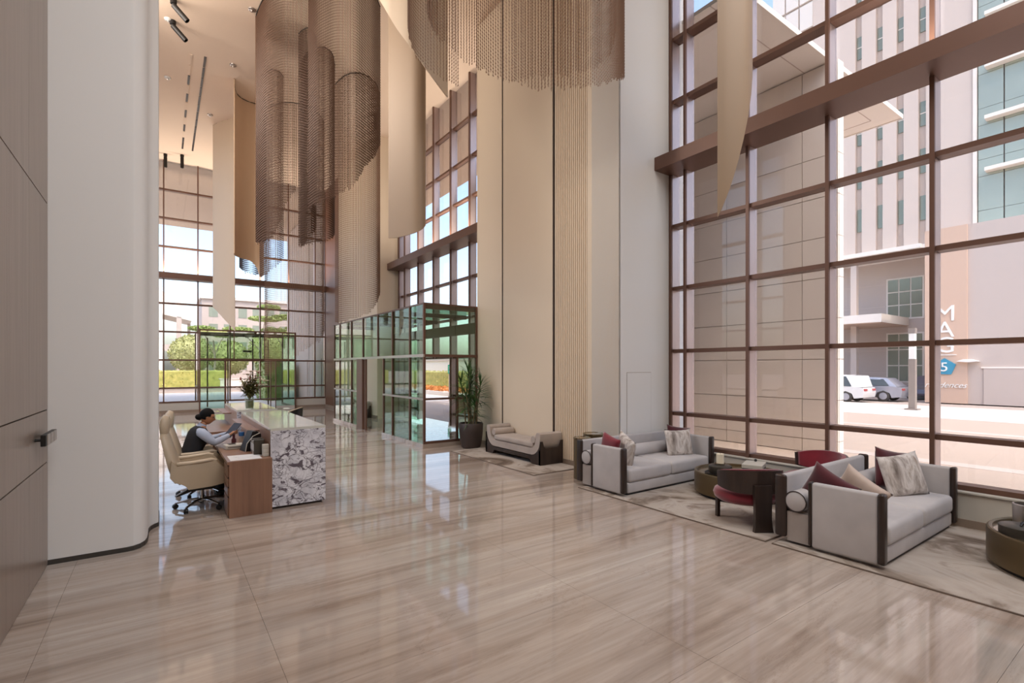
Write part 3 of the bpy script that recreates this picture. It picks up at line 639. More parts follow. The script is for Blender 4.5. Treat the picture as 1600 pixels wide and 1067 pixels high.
def armchair(loc, rz, label):
    """faces local +x"""
    r = empty('armchair', loc, rz, label, 'armchair', 'red velvet armchairs with dark wooden backs')
    m = MB(); prof = [(0, .27), (.2, .265), (.31, .275), (.36, .31), (.375, .36), (.36, .405), (.3, .435), (.15, .45), (0, .455)]
    m.lathe(prof, 32); m.v = [(x*(1.0 if x < 0 else 1.06), y*1.04, z) for x, y, z in m.v]; m.obj('seat', 'red', r, smooth=60)
    def shell(R0, R1, a0, a1, zf, n=28):
        mb = MB()
        for i in range(n+1):
            a = a0+(a1-a0)*i/n; e = abs((a-PI)/((a1-a0)/2)); lo, hi = zf(e); ca, sa = math.cos(a), math.sin(a); k = 1+.04
            for R, z in ((R0, lo), (R1, lo), (R1*k, hi), (R0*k, hi)): mb.v.append((R*ca, R*sa, z))
        for i in range(n):
            b = 4*i; mb.f += [(b+q, b+(q+1) % 4, b+4+(q+1) % 4, b+4+q) for q in range(4)]
        mb.f += [(0, 1, 2, 3), (4*n+3, 4*n+2, 4*n+1, 4*n)]; return mb
    shell(.375, .41, PI-1.35, PI+1.35, lambda e: (.44+.05*e**3, .73-.05*e**2)).obj('back_shell', 'darkwood', r, smooth=40)
    shell(.335, .378, PI-1.28, PI+1.28, lambda e: (.45+.05*e**3, .742-.05*e**2)).obj('back_pad', 'red', r, smooth=40)
    leg = MB(); leg.prism([(-.115, 0), (.115, 0), (.105, .06), (.098, .16), (.1, .3), (.105, .44), (.105, .56), (-.105, .56), (-.105, .44), (-.1, .3), (-.098, .16), (-.105, .06)], -.455, -.40, 'x')
    leg.v = [(x-(.06*max(0, .2-z)**1 if z < .2 else 0), y, z) for x, y, z in leg.v]; leg.obj('rear_leg', 'darkwood', r, smooth=30)
    for s in (-1, 1): MB().prism([(.21, s*.24), (.26, s*.25), (.25, s*.29), (.2, s*.28)], 0, .3, 'z').obj('front_leg', 'darkwood', r)
    return r
armchair((6.16, 3.5, RZ), math.atan2(.82, .57), 'red velvet armchair seen from its dark wooden back before the bronze table')
armchair((7.76, 3.38, RZ), PI*.9, 'red velvet armchair half hidden behind the near sofa, next to the window')
# bench with rolled ends
def bench(loc, rz, label):
    """length along local y, back towards +x"""
    r = empty('bench', loc, rz, label, 'bench', 'upholstered benches with dark bases'); Lh = 1.0; w = .29
    out = []
    for i in range(9):
        a = -PI/2+i*PI/2/8; out.append((Lh-.3+.3*math.cos(a), .5+.32*math.sin(a)))
    out += [(Lh+.01, .58), (Lh, .62), (Lh-.04, .645), (Lh-.1, .645), (Lh-.135, .6)]
    inn = [(Lh-.14, .5), (Lh-.17, .4), (Lh-.24, .34), (Lh-.34, .31)]
    half = out+inn; poly = half+[(-y, z) for y, z in half[::-1]]
    m = MB().prism(poly, -w, w, 'x'); m.obj('cradle', 'chaise', r, smooth=35)
    MB().rbox((-w+.015, -.74, .315), (w-.015, .74, .44), .045, 4).obj('seat_cushion', 'chaise', r, smooth=50)
    for y in (-.745, .745):
        mt = Matrix.Translation((-w+.02, y, .49)) @ Matrix.Rotation(PI/2, 4, 'Y')
        MB().lathe([(0, 0), (.07, .0), (.085, .02), (.085, 2*w-.06), (.07, 2*w-.04), (0, 2*w-.04)], 20, mtx=mt).obj('roll_cushion', 'chaise', r, smooth=40)
    b = [(1.035, 0), (1.035, .46), (1.022, .46), (1.0, .36), (.93, .26), (.82, .2), (.7, .165), (-.7, .165), (-.82, .2), (-.93, .26), (-1.0, .36), (-1.022, .46), (-1.035, .46), (-1.035, 0), (-.75, 0), (-.68, .09), (.68, .09), (.75, 0)]
    m = MB(); 
    for x0, x1 in ((-w-.012, -w+.03), (w-.03, w+.012)): m.prism(b, x0, x1, 'x')
    m.obj('base_frame', 'darkwood', r)
    for s in (-1, 1): MB().box((-w-.012, min(s*.98, s*1.036), 0), (w+.012, max(s*.98, s*1.036), .3)).obj('end_panel', 'darkwood', r)
    for s in (-1, 1): MB().prism([(-w-.012, .3), (w+.012, .3), (w+.012, .48), (w-.05, .48), (w-.08, .37), (w-.13, .34), (-w+.13, .34), (-w+.08, .37), (-w+.05, .48), (-w-.012, .48)], min(s*1.02, s*1.036), max(s*1.02, s*1.036), 'y').obj('end_flange', 'darkwood', r)
    return r
bench((6.53, 8.88, RZ), 0, 'mushroom upholstered bench with rolled ends beside the potted plant')
bench((6.48, 20.4, 0), 0, 'dark bench with grey cushion seen through the glass vestibule')
# metal side tables behind the far sofa
for (x, y, R, h, lb) in ((6.2, 6.6, .15, .74, 'smaller brass drum side table behind the far sofa'), (6.6, 6.72, .19, .77, 'larger brass drum side table behind the far sofa, next to the white pier')):
    r = empty('side_table', (x, y, 0), 0, lb, 'table')
    MB().lathe([(0, 0), (R, 0), (R, h-.02), (0, h-.02)], 30).obj('drum', 'tablemetal', r, smooth=40); MB().lathe([(0, h-.02), (R+.008, h-.02), (R+.008, h), (R-.01, h), (R-.012, h-.008), (0, h-.008)], 30).obj('table_top', 'tabletop', r, smooth=40)
# potted plant
pp = empty('potted_plant', (6.3, 10.72, 0), 0, 'tall strap leaved plant in a dark brown pot at the vestibule corner', 'plant')
MB().lathe([(0, 0), (.2, 0), (.24, .03), (.275, .2), (.3, .42), (.305, .6), (.29, .62), (.275, .615), (.27, .55), (0, .55)], 32).obj('pot', 'pot', pp, smooth=40)
MB().lathe([(0, .552), (.27, .552), (.2, .575), (0, .58)], 20).obj('soil', 'soil', pp, smooth=50)
lf = []
def strap(base, az, el, ln, wd, droop):
    mb = MB(); n = 6; p = Vector(base); d = Vector((math.cos(az)*math.cos(el), math.sin(az)*math.cos(el), math.sin(el))); side = Vector((-math.sin(az), math.cos(az), 0))
    for i in range(n+1):
        t = i/n; ww = wd*(.45+.9*t if t < .4 else .81*(1-((t-.4)/.6)**1.6))+.001
        mb.v += [tuple(p-side*ww), tuple(p+Vector((0, 0, -ww*.5))), tuple(p+side*ww)]
        p = p+d*(ln/n); d = (d+Vector((0, 0, -droop/n))).normalized()
    for i in range(n): b = 3*i; mb.f += [(b, b+1, b+4, b+3), (b+1, b+2, b+5, b+4)]
    return mb
for (bx, by, tx, ty, hh) in ((-.08, -.05, -.2, -.12, 1.35), (.05, .06, -.02, .1, 1.9), (.1, -.06, .22, -.08, 1.55), (-.02, .1, .1, .16, 1.72), (.0, -.1, .02, -.2, 1.15), (-.1, .08, -.22, .12, 1.62)):
    MB().tube([(bx, by, .56), ((bx*.6+tx*.4), (by*.6+ty*.4), .56+(hh-.56)*.5), (tx, ty, hh)], [.022, .018, .013], 8).obj('stem', 'stem', pp, smooth=60)
    for k in range(44):
        q = k/44; z = hh-.42+.46*q
        f = (z-.56)/(hh-.56); x = tx*f+bx*(1-f); y = ty*f+by*(1-f)
        m = strap((x, y, z), rng.uniform(0, 2*PI), -.15+1.35*q+rng.normal(0, .15), rng.uniform(.32, .5), rng.uniform(.012, .018), 1.1-.5*q+rng.uniform(-.2, .2))
        m.v = [(min(x, .46+.02*q), min(y, .5), z) for x, y, z in m.v]; m.obj('leaf', 'leaf', pp, smooth=60)
# ------------------------------------------------------------------ reception desks
def desk(loc, label, Ld=3.2):
    r = empty('reception_desk', loc, 0, label, 'desk')
    boxo('plinth', (.03, .05, 0), (.7, Ld-.05, .035), 'gap', r)
    boxo('marble_end', (0, 0, .035), (.745, .03, 1.105), 'marble', r); boxo('marble_front', (.715, .03, .035), (.745, Ld, 1.105), 'marble', r); boxo('marble_end', (0, Ld-.03, .035), (.715, Ld, 1.105), 'marble', r)
    boxo('counter_top', (0, 0, 1.105), (.745, Ld, 1.14), 'topstone', r); boxo('inner_panel', (.0, .03, .03), (.02, Ld-.03, 1.105), 'deskwood', r)
    boxo('shelf', (-.16, 1.0, 1.0), (.0, Ld-.03, 1.02), 'deskwood', r)
    boxo('worktop', (-.54, -.13, .71), (0, Ld-.03, .75), 'deskwood', r)
    for y0, y1 in ((-.11, .36), (Ld-.5, Ld-.05)):
        c = boxo('pedestal', (-.515, y0, .0), (-.0, y1, .71), 'deskwood', r)
        for z0, z1 in ((.54, .70), (.415, .53), (.29, .405), (.03, .28)): boxo('drawer', (-.535, y0+.015, z0), (-.515, y1-.01, z1-.012), 'deskwood', r)
        for z in (.53, .405, .28): boxo('drawer_gap', (-.53, y0+.015, z-.002), (-.514, y1-.01, z+.012), 'gap', r)
    boxo('end_panel', (-.52, -.13, .0), (0, -.11, .71), 'deskwood', r)
    return r
desk((1.24, 7.64, 0), 'reception desk with white breccia marble end and walnut drawers, nearest the viewer')
desk((1.22, 11.3, 0), 'second reception desk behind the marble one, carrying the vase of flowers', 2.4)
WT = .75
pm = tag(boxo('desk_mat', (.74, 7.56, WT), (1.12, 8.0, WT+.004), 'paper'), 'pale grey mat lying on the desk corner before the black terminal', 'desk mat')
MB().box((-.15, -.105, 0), (.15, .105, .003)).obj('paper_sheet', 'paper', None, (.98, 7.84, WT+.0045), rot=(0, 0, .3)); tag(bpy.data.objects['paper_sheet'], 'white paper sheet lying across the grey desk mat', 'paper')
tm = empty('payment_terminal', (1.1, 8.42, WT), .2, 'black slanted terminal with white cable on the reception desk', 'terminal')
MB().prism([(-.13, 0), (.1, 0), (.1, .24), (.04, .29), (-.02, .29)], -.11, .11, 'y').obj('terminal_body', 'black', tm)
MB().tube([(-.12, -.115, .0), (-.1, -.12, .12), (-.02, -.12, .22), (.08, -.115, .26)], .007, 6).obj('cable', 'sill', tm, smooth=60)
kb = empty('card_printer', (.9, 8.72, WT), .1, 'low white printer box beside the black terminal', 'printer')
MB().rbox((-.13, -.1, 0), (.13, .1, .07), .012).obj('printer_body', 'sill', kb); MB().box((-.1, -.104, .03), (.1, -.09, .038)).obj('paper_slot', 'black', kb); MB().box((-.08, -.06, .07), (.02, .06, .075)).obj('key_pad', 'tray', kb)
for i, (x, y, h, m, lb) in enumerate(((1.03, 8.95, .2, 'blue', 'blue capped bottle standing on the desk by the terminal'), (.93, 9.03, .17, 'darkred', 'dark red bottle beside the blue capped one'))):
    r = empty('bottle', (x, y, WT), 0, lb, 'bottle'); MB().lathe([(0, 0), (.035, 0), (.036, h*.6), (.018, h*.75), (.018, h*.8), (0, h*.8)], 14).obj('bottle_body', 'vase' if i == 0 else m, r, smooth=40)
    MB().lathe([(0, h*.8), (.04 if i == 0 else .02, h*.8), (.04 if i == 0 else .02, h*1.1), (0, h*1.1)], 14).obj('cap', m, r, smooth=40)
pc = empty('pen_cup', (1.15, 8.98, WT), 0, 'cup of coloured pens against the inner desk panel', 'pen holder'); MB().lathe([(0, 0), (.04, 0), (.043, .11), (.038, .11), (.036, .01), (0, .01)], 16).obj('cup', 'tray', pc, smooth=40)
for i, m in enumerate(('red', 'blue', 'sill', 'darkred', 'blue')): MB().tube([(0, 0, .02), (.03*math.cos(i*1.3), .03*math.sin(i*1.3), .2)], .005, 6).obj('pen', m, pc)
for i, m in enumerate(('tray', 'steel', 'sill', 'tray', 'steel')):
    o = empty('ring_binder', (1.13, 7.9+.06*i, WT), 0, ('grey', 'silver', 'white', 'dark grey', 'pale silver')[i]+' file binder in the row at the inner desk panel, '+('nearest', 'second nearest', 'middle', 'second farthest', 'farthest')[i]+' one', 'binder', 'binders in a row on the desk')
    MB().rbox((-.07, -.022, 0), (.07, .022, .22-.012*(i%3)), .008).obj('cover', m, o); MB().box((-.074, -.014, .06), (-.07, .014, .16)).obj('spine_label', 'paper', o)
for k in range(3):
    bx_ = empty('small_box', (1.19, 7.74, WT+.0005+.055*k), 0, 'white small box in the stack at the near desk end, '+('lowest', 'middle', 'topmost')[k], 'box', 'small boxes at the desk end'); MB().rbox((-.04, -.045, 0), (.04, .045, .054), .005).obj('carton', 'sill', bx_)
# flowers
fv = empty('flower_vase', (1.47, 11.5, 1.14), 0, 'square glass vase of lilies on the second reception desk', 'vase')
MB().lathe([(.085, 0), (.09, .24), (.08, .24), (.075, .02), (0, .02)], 20).obj('vase_body', 'vase', fv, smooth=40); MB().lathe([(0, .025), (.072, .025), (.074, .17), (0, .17)], 16).obj('stems_in_water', 'bouquet', fv, smooth=40)
fm = MB(); rm = MB()
for k in range(38):
    az = rng.uniform(0, 2*PI); tl = rng.uniform(.05, .75); ln = rng.uniform(.28, .6); d = Vector((math.cos(az)*math.sin(tl), math.sin(az)*math.sin(tl), math.cos(tl))); b = Vector((0, 0, .2)); e = b+d*ln
    MB().tube([tuple(b), tuple(b+d*ln*.5+Vector((0, 0, .02))), tuple(e)], [.005, .004, .003], 5).obj('flower_stem', 'bouquet', fv)
    for q in range(7):
        p = b+d*ln*(.3+.6*q/7); m = strap(tuple(p), rng.uniform(0, 2*PI), rng.uniform(-.2, .9), rng.uniform(.11, .19), .02, .8); fm.add(m.v, m.f)
    if k % 2 == 0:
        m = MB()
        for q in range(6):
            s = strap(tuple(e), az+q*PI/3, .75, .12, .026, 1.6); m.add(s.v, s.f)
        m.obj('lily', 'flower', fv, smooth=60)
    elif k % 3 == 0: MB().sphere(tuple(e), (.018, .018, .035), 8, 6).obj('bud', 'redbud', fv, smooth=60)
o = fm.obj('foliage', 'bouquet', fv, smooth=60)
# ------------------------------------------------------------------ office chairs
def office_chair(loc, rz, label):
    """faces local +x"""
    r = empty('office_chair', loc, rz, label, 'office chair', 'cream leather office chairs')
    def slab(path, half, th, name, taper=None, bulge=.03):
        """upholstered slab following a path of (x, z, halfwidth) across y"""
        mb = MB(); n = len(path); K = 16
        for i, (x, z, hw) in enumerate(path):
            a = path[max(i-1, 0)]; b = path[min(i+1, n-1)]; d = Vector((b[0]-a[0], 0, b[1]-a[1])).normalized(); nn = Vector((-d.z, 0, d.x)); tt = th[i] if isinstance(th, list) else th
            for q in range(K):
                an = 2*PI*q/K; cy = math.copysign(abs(math.cos(an))**.45, math.cos(an)); cn = math.copysign(abs(math.sin(an))**.6, math.sin(an))
                p = Vector((x, 0, z))+nn*(cn*tt/2)+Vector((0, cy*hw, 0)); p += nn*(-1)*bulge*(cy**2); mb.v.append(tuple(p))
        for i in range(n-1): mb.f += [(i*K+q, i*K+(q+1) % K, (i+1)*K+(q+1) % K, (i+1)*K+q) for q in range(K)]
        mb.f += [tuple(range(K)), tuple((n-1)*K+q for q in range(K))]; return mb
    slab([(-.25, .44, .23), (-.285, .56, .25), (-.32, .68, .265), (-.355, .82, .255), (-.39, .96, .225), (-.415, 1.06, .175), (-.425, 1.11, .14)], 0, [.1, .13, .13, .115, .1, .09, .07], 'b', bulge=-.05).obj('backrest', 'cream', r, smooth=60)
    slab([(-.42, 1.06, .12), (-.43, 1.12, .15), (-.43, 1.2, .155), (-.42, 1.28, .14), (-.405, 1.33, .09)], 0, [.06, .1, .115, .1, .05], 'h', bulge=-.03).obj('headrest', 'cream', r, smooth=60)
    slab([(-.3, .46, .2), (-.2, .455, .25), (0, .46, .265), (.2, .455, .265), (.29, .43, .24), (.32, .40, .2)], 0, [.1, .14, .15, .14, .1, .05], 's', bulge=.01).obj('seat', 'cream', r, smooth=60)
    for s in (-1, 1):
        mb = MB(); pl_ = [(-.36, .74), (-.3, .66), (-.2, .67), (0, .69), (.1, .71), (.15, .695), (.24, .6), (.36, .47), (.375, .42), (.33, .385), (.1, .345), (-.17, .33), (-.2, .38), (-.24, .41), (-.33, .45), (-.38, .52)]
        mb.prism(pl_, s*.27-.03, s*.27+.03, 'y'); mb.v = [(x, y+s*.03*math.sin(max(0, min(1, (z-.33)/.38))*PI), z) for x, y, z in mb.v]; mb.obj('arm_shell', 'cream', r, smooth=30)
        MB().tube([(-.3, s*.27, .685), (-.15, s*.28, .69), (0, s*.285, .705), (.1, s*.28, .715), (.16, s*.27, .695)], [(.02, .03), (.04, .028), (.045, .026), (.04, .026), (.015, .02)], 10).obj('arm_pad', 'cream', r, smooth=60)
    MB().rbox((-.14, -.09, .26), (.17, .09, .34), .02).obj('mechanism', 'black', r); MB().prism([(-.32, .2), (-.28, .2), (.12, .33), (-.1, .33)], -.05, .05, 'y').obj('tilt_bracket', 'black', r)
    MB().lathe([(0, .09), (.035, .09), (.035, .17), (.022, .17), (.022, .3), (0, .3)], 14).obj('gas_column', 'chrome', r, smooth=40)
    for k in range(5):
        a = k*2*PI/5+.3; ca, sa = math.cos(a), math.sin(a)
        lg = MB().tube([(.02*ca, .02*sa, .125), (.16*ca, .16*sa, .118), (.33*ca, .33*sa, .08)], [(.03, .022), (.024, .018), (.016, .014)], 8).obj('star_leg', 'chrome', r, smooth=60)
        mt = Matrix.Translation((.33*ca, .33*sa, .036)) @ Matrix.Rotation(a+.6, 4, 'Z') @ Matrix.Rotation(PI/2, 4, 'X')
        MB().lathe([(0, -.026), (.03, -.026), (.036, -.018), (.036, -.004), (.03, 0), (.036, .004), (.036, .018), (.03, .026), (0, .026)], 14, mtx=mt).obj('caster', 'black', lg, smooth=40)
    return r
office_chair((.46, 8.36, 0), .0, 'empty cream leather office chair at the near end of the reception desk')
office_chair((.52, 9.2, 0), .03, 'cream leather office chair in which the receptionist sits')
# guest chairs behind the desks
def tub_chair(loc, rz, m, label):
    r = empty('tub_chair', loc, rz, label, 'chair')
    mb = MB(); n = 26; mb2 = MB()
    for i in range(n+1):
        a = PI-1.75+3.5*i/n; e = abs(a-PI)/1.75; hi = .84-.2*e**2; ca, sa = math.cos(a), math.sin(a)
        mb.v += [(.30*ca, .30*sa, .3), (.36*ca, .36*sa, .3), (.385*ca, .385*sa, hi), (.33*ca, .33*sa, hi)]
    for i in range(n): b = 4*i; mb.f += [(b+q, b+(q+1) % 4, b+4+(q+1) % 4, b+4+q) for q in range(4)]
    mb.f += [(0, 1, 2, 3), (4*n+3, 4*n+2, 4*n+1, 4*n)]; mb.obj('back_shell', m, r, smooth=40)
    MB().tube([(.357*math.cos(PI-1.75+3.5*i/n), .357*math.sin(PI-1.75+3.5*i/n), .845-.2*(abs(-1.75+3.5*i/n)/1.75)**2) for i in range(n+1)], .018, 8).obj('top_rim', 'cream', r, smooth=60)
    MB().lathe([(0, .3), (.3, .3), (.32, .36), (.3, .43), (0, .45)], 26).obj('seat', 'cream', r, smooth=50)
    for k in range(4): a = PI/4+k*PI/2; MB().tube([(.22*math.cos(a), .22*math.sin(a), .31), (.27*math.cos(a), .27*math.sin(a), 0)], [.018, .012], 8).obj('leg', 'darkwood', r)
    return r
tub_chair((2.95, 15.3, 0), 2.6, 'black', 'black rounded guest chair with pale rim beyond the marble counter')
tub_chair((2.1, 18.2, 0), 2.2, 'darkwood', 'brown rounded guest chair behind the flower vase')
# ------------------------------------------------------------------ receptionist
def person():
    r = empty('person', (.37, 9.15, 0), 0, 'seated woman with black hair bun, dark vest and pale blue shirt holding a tablet', 'person')
    # every joint: position (relative to the chair), radius, parent
    J = []
    def j(p, rad, par): J.append((p, rad, par)); return len(J)-1
    pel = j((0, 0, .60), (.16, .13), None); sp1 = j((.03, 0, .76), (.125, .115), pel); ch1 = j((.085, 0, .90), (.135, .115), sp1); nb = j((.12, 0, 1.03), (.05, .055), ch1); nk = j((.145, 0, 1.10), (.045, .048), nb); hd0 = j((.17, 0, 1.16), (.045, .05), nk)
    fingers = []
    for s in (-1, 1):
        hp = j((.04, s*.09, .575), (.1, .09), pel); kn = j((.42, s*.11, .575), (.06, .06), hp); an = j((.36, s*.11, .12), (.036, .04), kn); j((.5, s*.11, .05), (.028, .034), an)
        shd = j((.115, s*.16, 1.0), (.055, .055), nb)
        el = j((.29, s*.22, .84) if s < 0 else (.28, .25, .84), (.04, .04), shd); wr = j((.50, s*.115, .925), (.024, .028), el); pa = j((.555, s*.10, .95), (.022, .034), wr)
        for k in range(4):
            off = (k-1.5)*.019; b = j((.585, s*.10+s*off*.4, .96+off*.75), (.0095, .0095), pa); c = j((.61+(.006 if k in (1, 2) else 0), s*.085+s*off*.3, .967+off*.8), (.0085, .0085), b); j((.612, s*.055+s*off*.2, .967+off*.8), (.0075, .0075), c)
        t1 = j((.56, s*.075, .975), (.0105, .0105), pa); j((.59, s*.058, .985), (.009, .009), t1)
    me = bpy.data.meshes.new('body'); me.from_pydata([q[0] for q in J], [(i, q[2]) for i, q in enumerate(J) if q[2] is not None], [])
    o = link('body', me, r); sk = o.modifiers.new('skin', 'SKIN'); o.modifiers.new('sub', 'SUBSURF').levels = 2
    for i, q in enumerate(J):
        d = me.skin_vertices[0].data[i]; d.radius = q[1]; d.use_root = (i == pel)
    dg = bpy.context.evaluated_depsgraph_get(); ev = bpy.data.meshes.new_from_object(o.evaluated_get(dg)); o.modifiers.clear()
    vs = [tuple(v.co) for v in ev.vertices]; fs = [tuple(p.vertices) for p in ev.polygons]
    mb = MB(); mb.v = vs; mb.f = fs
    # head: shaped ellipsoid with brow, nose, lips and chin; it looks towards +x and slightly down
    hb = MB(); hb.sphere((0, 0, 0), (.098, .074, .118), 28, 20); nv = []
    for x, y, z in hb.v:
        if z < 0: y *= 1-.28*(-z/.118)**1.5; x = x*(1-.12*(-z/.118)) + .012*(-z/.118)
        if x > 0:
            x += .034*math.exp(-((z+.018)/.022)**2-(y/.014)**2)+.012*math.exp(-((z+.062)/.012)**2-(y/.024)**2)+.012*math.exp(-((z+.1)/.02)**2-(y/.025)**2)+.006*math.exp(-((z-.035)/.012)**2-(y/.05)**2)
            x -= .012*math.exp(-((z-.012)/.013)**2-((abs(y)-.032)/.014)**2)
        nv.append((x, y, z))
    R = Matrix.Translation((.205, 0, 1.225)) @ Matrix.Rotation(.32, 4, 'Y')
    mb.add(nv, hb.f, R)
    for s in (-1, 1): e = MB().sphere((-.005, s*.073, -.005), (.017, .008, .028), 10, 8); mb.add(e.v, e.f, R)
    o.data = mb.mesh('body', 'skin', 60)
    hm = MB().sphere((-.012, 0, .022), (.104, .083, .112), 24, 16); hm.v = [((x if not (x > .055 and z < .05) else .055-.02), y, z) for x, y, z in hm.v]
    hm.v = [(x, y*(1.0 if z > -.01 or x < 0 else .86), max(z, -.05 if x < 0 else .012)) for x, y, z in hm.v]
    b = MB().sphere((-.105, 0, -.035), (.052, .055, .048), 14, 10); hm.add(b.v, b.f)
    hh = MB(); hh.add(hm.v, hm.f, R); hh.obj('hair', 'hair', r, smooth=60)
    g = MB()
    for s in (-1, 1):
        for pts in ([(.10, s*.033+.022*math.cos(i*PI/6), .008+.017*math.sin(i*PI/6)) for i in range(13)], [(.10, s*.056, .012), (.05, s*.076, .012), (.0, s*.078, .008)]): t = MB().tube(pts, .0022, 5); g.add(t.v, t.f, R)
    t = MB().tube([(.102, -.012, .012), (.104, .012, .012)], .002, 5); g.add(t.v, t.f, R); g.obj('glasses', 'tray', r)
    ey = MB()
    for s in (-1, 1): t = MB().sphere((.079, s*.032, .01), (.01, .013, .009), 8, 6); ey.add(t.v, t.f, R)
    ey.obj('eyes', 'black', r, smooth=60)
    # clothing
    def loft(rings, n=18):
        m = MB()
        for (cx, cy, cz, rx, ry, tilt) in rings:
            for q in range(n):
                a = 2*PI*q/n; px_, py = rx*math.cos(a), ry*math.sin(a); m.v.append((cx+px_*math.cos(tilt), cy+py, cz-px_*math.sin(tilt)))
        for i in range(len(rings)-1): m.f += [(i*n+q, i*n+(q+1) % n, (i+1)*n+(q+1) % n, (i+1)*n+q) for q in range(n)]
        m.f += [tuple(range(n))[::-1], tuple((len(rings)-1)*n+q for q in range(n))]; return m
    loft([(-.03, 0, .56, .15, .2, 0), (-.02, 0, .66, .155, .195, .1), (.02, 0, .76, .14, .17, .2), (.06, 0, .86, .15, .178, .3), (.09, 0, .95, .15, .185, .35), (.105, 0, 1.01, .13, .175, .35), (.12, 0, 1.055, .09, .13, .35), (.13, 0, 1.075, .06, .075, .35)]).obj('vest', 'vest', r, smooth=60)
    sh = MB()
    for s in (-1, 1):
        e = (.29, s*.22, .84) if s < 0 else (.28, .25, .84)
        t = MB().tube([(.09, s*.11, 1.02), (.115, s*.165, 1.0), (.17, s*.195, .945), (.24, s*.215, .875), e, (.36, e[1]*.87, .865), (.43, e[1]*.7, .895), (.488, s*.12, .92)], [.05, .074, .07, .06, .056, .05, .043, .036], 14); sh.add(t.v, t.f)
    t = MB().tube([(.12, 0, 1.06), (.135, 0, 1.085), (.15, 0, 1.115)], [(.075, .07), (.06, .062), (.058, .058)], 16); sh.add(t.v, t.f)
    sh.obj('shirt', 'shirt', r, smooth=60)
    tr_ = MB()
    for s in (-1, 1):
        t = MB().tube([(-.06, s*.09, .57), (.1, s*.1, .58), (.3, s*.11, .59), (.42, s*.11, .575), (.44, s*.11, .48), (.41, s*.11, .3), (.365, s*.11, .1)], [.12, .115, .095, .082, .08, .072, .06], 14); tr_.add(t.v, t.f)
    tr_.obj('trousers', 'trouser', r, smooth=60)
    so = MB()
    for s in (-1, 1): so.rbox((.30, s*.11-.045, .0), (.56, s*.11+.045, .08), .03, 3)
    so.obj('shoes', 'black', r, smooth=60)
person()
tb = empty('tablet', (.92, 9.13, .99), .45, 'dark tablet held up in both hands of the seated woman', 'tablet')
MB().rbox((-.006, -.1, -.14), (.006, .1, .14), .005).obj('tablet_body', 'black', tb).rotation_euler = (0, .75, 0)
boxo('screen', (-.0075, -.088, -.125), (-.0062, .088, .125), 'tray', tb).rotation_euler = (0, .75, 0)
# ------------------------------------------------------------------ outside: ground
gd = struct('ground', (0, 0, 0), 'paved plaza and street outside the windows')
boxo('earth', (-120, -120, -.5), (220, 260, -.06), 'road', gd)
boxo('plaza_paving', (8.56, -40, -.06), (25, 26.8, -.01), 'pave', gd); boxo('pale_paving', (25, -60, -.06), (32.5, 60, -.0), 'pavew', gd)
for x in (13.2, 20.1): boxo('paving_band', (x, -40, -.012), (x+.5, 26.8, -.006), 'extgrey', gd)
for y in (-6, 1.0): boxo('paving_band', (8.6, y, -.012), (25, y+.7, -.0065), 'extgrey', gd)
boxo('terrace_paving', (-30, 26.7, -.06), (25, 47, -.012), 'pavew', gd); boxo('garden_lawn', (-30, 47, -.06), (25, 58, .0), 'pave', gd)
boxo('kerb', (40.9, -40, -.06), (41.2, 60, .12), 'pavew', gd)
# stone pavilion next to the window
pv = empty('stone_pavilion', (12.5, 4.92, 0), 0, 'beige stone clad block close outside the tall right window', 'building')
boxo('core', (.03, .03, 0), (.24, 5.3, 9.0), 'extgrey', pv)
zj = [0, .31, 1.25, 2.19, 3.13, 4.07, 5.01, 5.95, 6.89, 7.83, 9.0]; yj = [0, .78, 2.72, 4.66, 5.3]
for i in range(4):
    for k in range(10): boxo('stone_panel', (0, yj[i]+.008, zj[k]+.008), (.05, yj[i+1]-.008, zj[k+1]-.008), 'extstone', pv)
for k in range(10): boxo('stone_panel', (0.052, 0, zj[k]+.008), (.27, .05, zj[k+1]-.008), 'extwhite', pv)
cn = empty('canopy_slab', (8.7, 5.1, 9.02), 0, 'flat pale canopy slab on top of the stone clad block', 'canopy')
boxo('slab_body', (0, 0, 0), (8.3, 5.2, .08), 'extwhite', cn); boxo('fascia', (-.0, -.03, -.02), (8.34, .0, .1), 'extwhite', cn); boxo('fascia', (8.3, 0, -.02), (8.34, 5.2, .1), 'extwhite', cn); boxo('soffit_joint', (0, .55, -.006), (7.8, .57, .0), 'extgrey', cn); boxo('soffit_joint', (7.78, .57, -.006), (7.8, 5.2, .0), 'extgrey', cn); boxo('roof_beam', (.6, .9, .08), (7.6, 1.2, .4), 'extwhite', cn)
# facade with slot windows
fb = empty('tower_block', (40, 8.46, 0), 0, 'pink stone tower with rows of narrow slot windows across the street', 'building')
boxo('recess_wall', (.32, 0, 9.9), (6, 9, 62), 'extstone2', fb); sy = [2.45, 3.62, 4.79, 6.02]
edges = [0]+[v for y in sy for v in (y-.2, y+.2)]+[9]
for i in range(0, len(edges), 2): boxo('pier', (0, edges[i], 9.9), (.34, edges[i+1], 62), 'extstone2', fb)
for y in sy:
    for k in range(14):
        z = 11.55+3.05*k; boxo('slot_window', (.26, y-.17, z), (.33, y+.17, z+1.58), 'slotglass', fb)
        if k: boxo('slot_bar', (.24, y-.17, z+.78), (.34, y+.17, z+.84), 'extwhite', fb)
boxo('white_ledge', (-.5, 2.4, 9.66), (.4, 9, 9.93), 'extwhite', fb)
boxo('soffit', (-.2, 1.2, 9.6), (6, 9, 9.9), 'extwhite', fb); boxo('recessed_wall', (3.0, 1.0, 0), (6, 12, 9.6), 'extgrey', fb); boxo('column', (0, 6.15, 0), (.4, 6.51, 9.6), 'extstone2', fb)
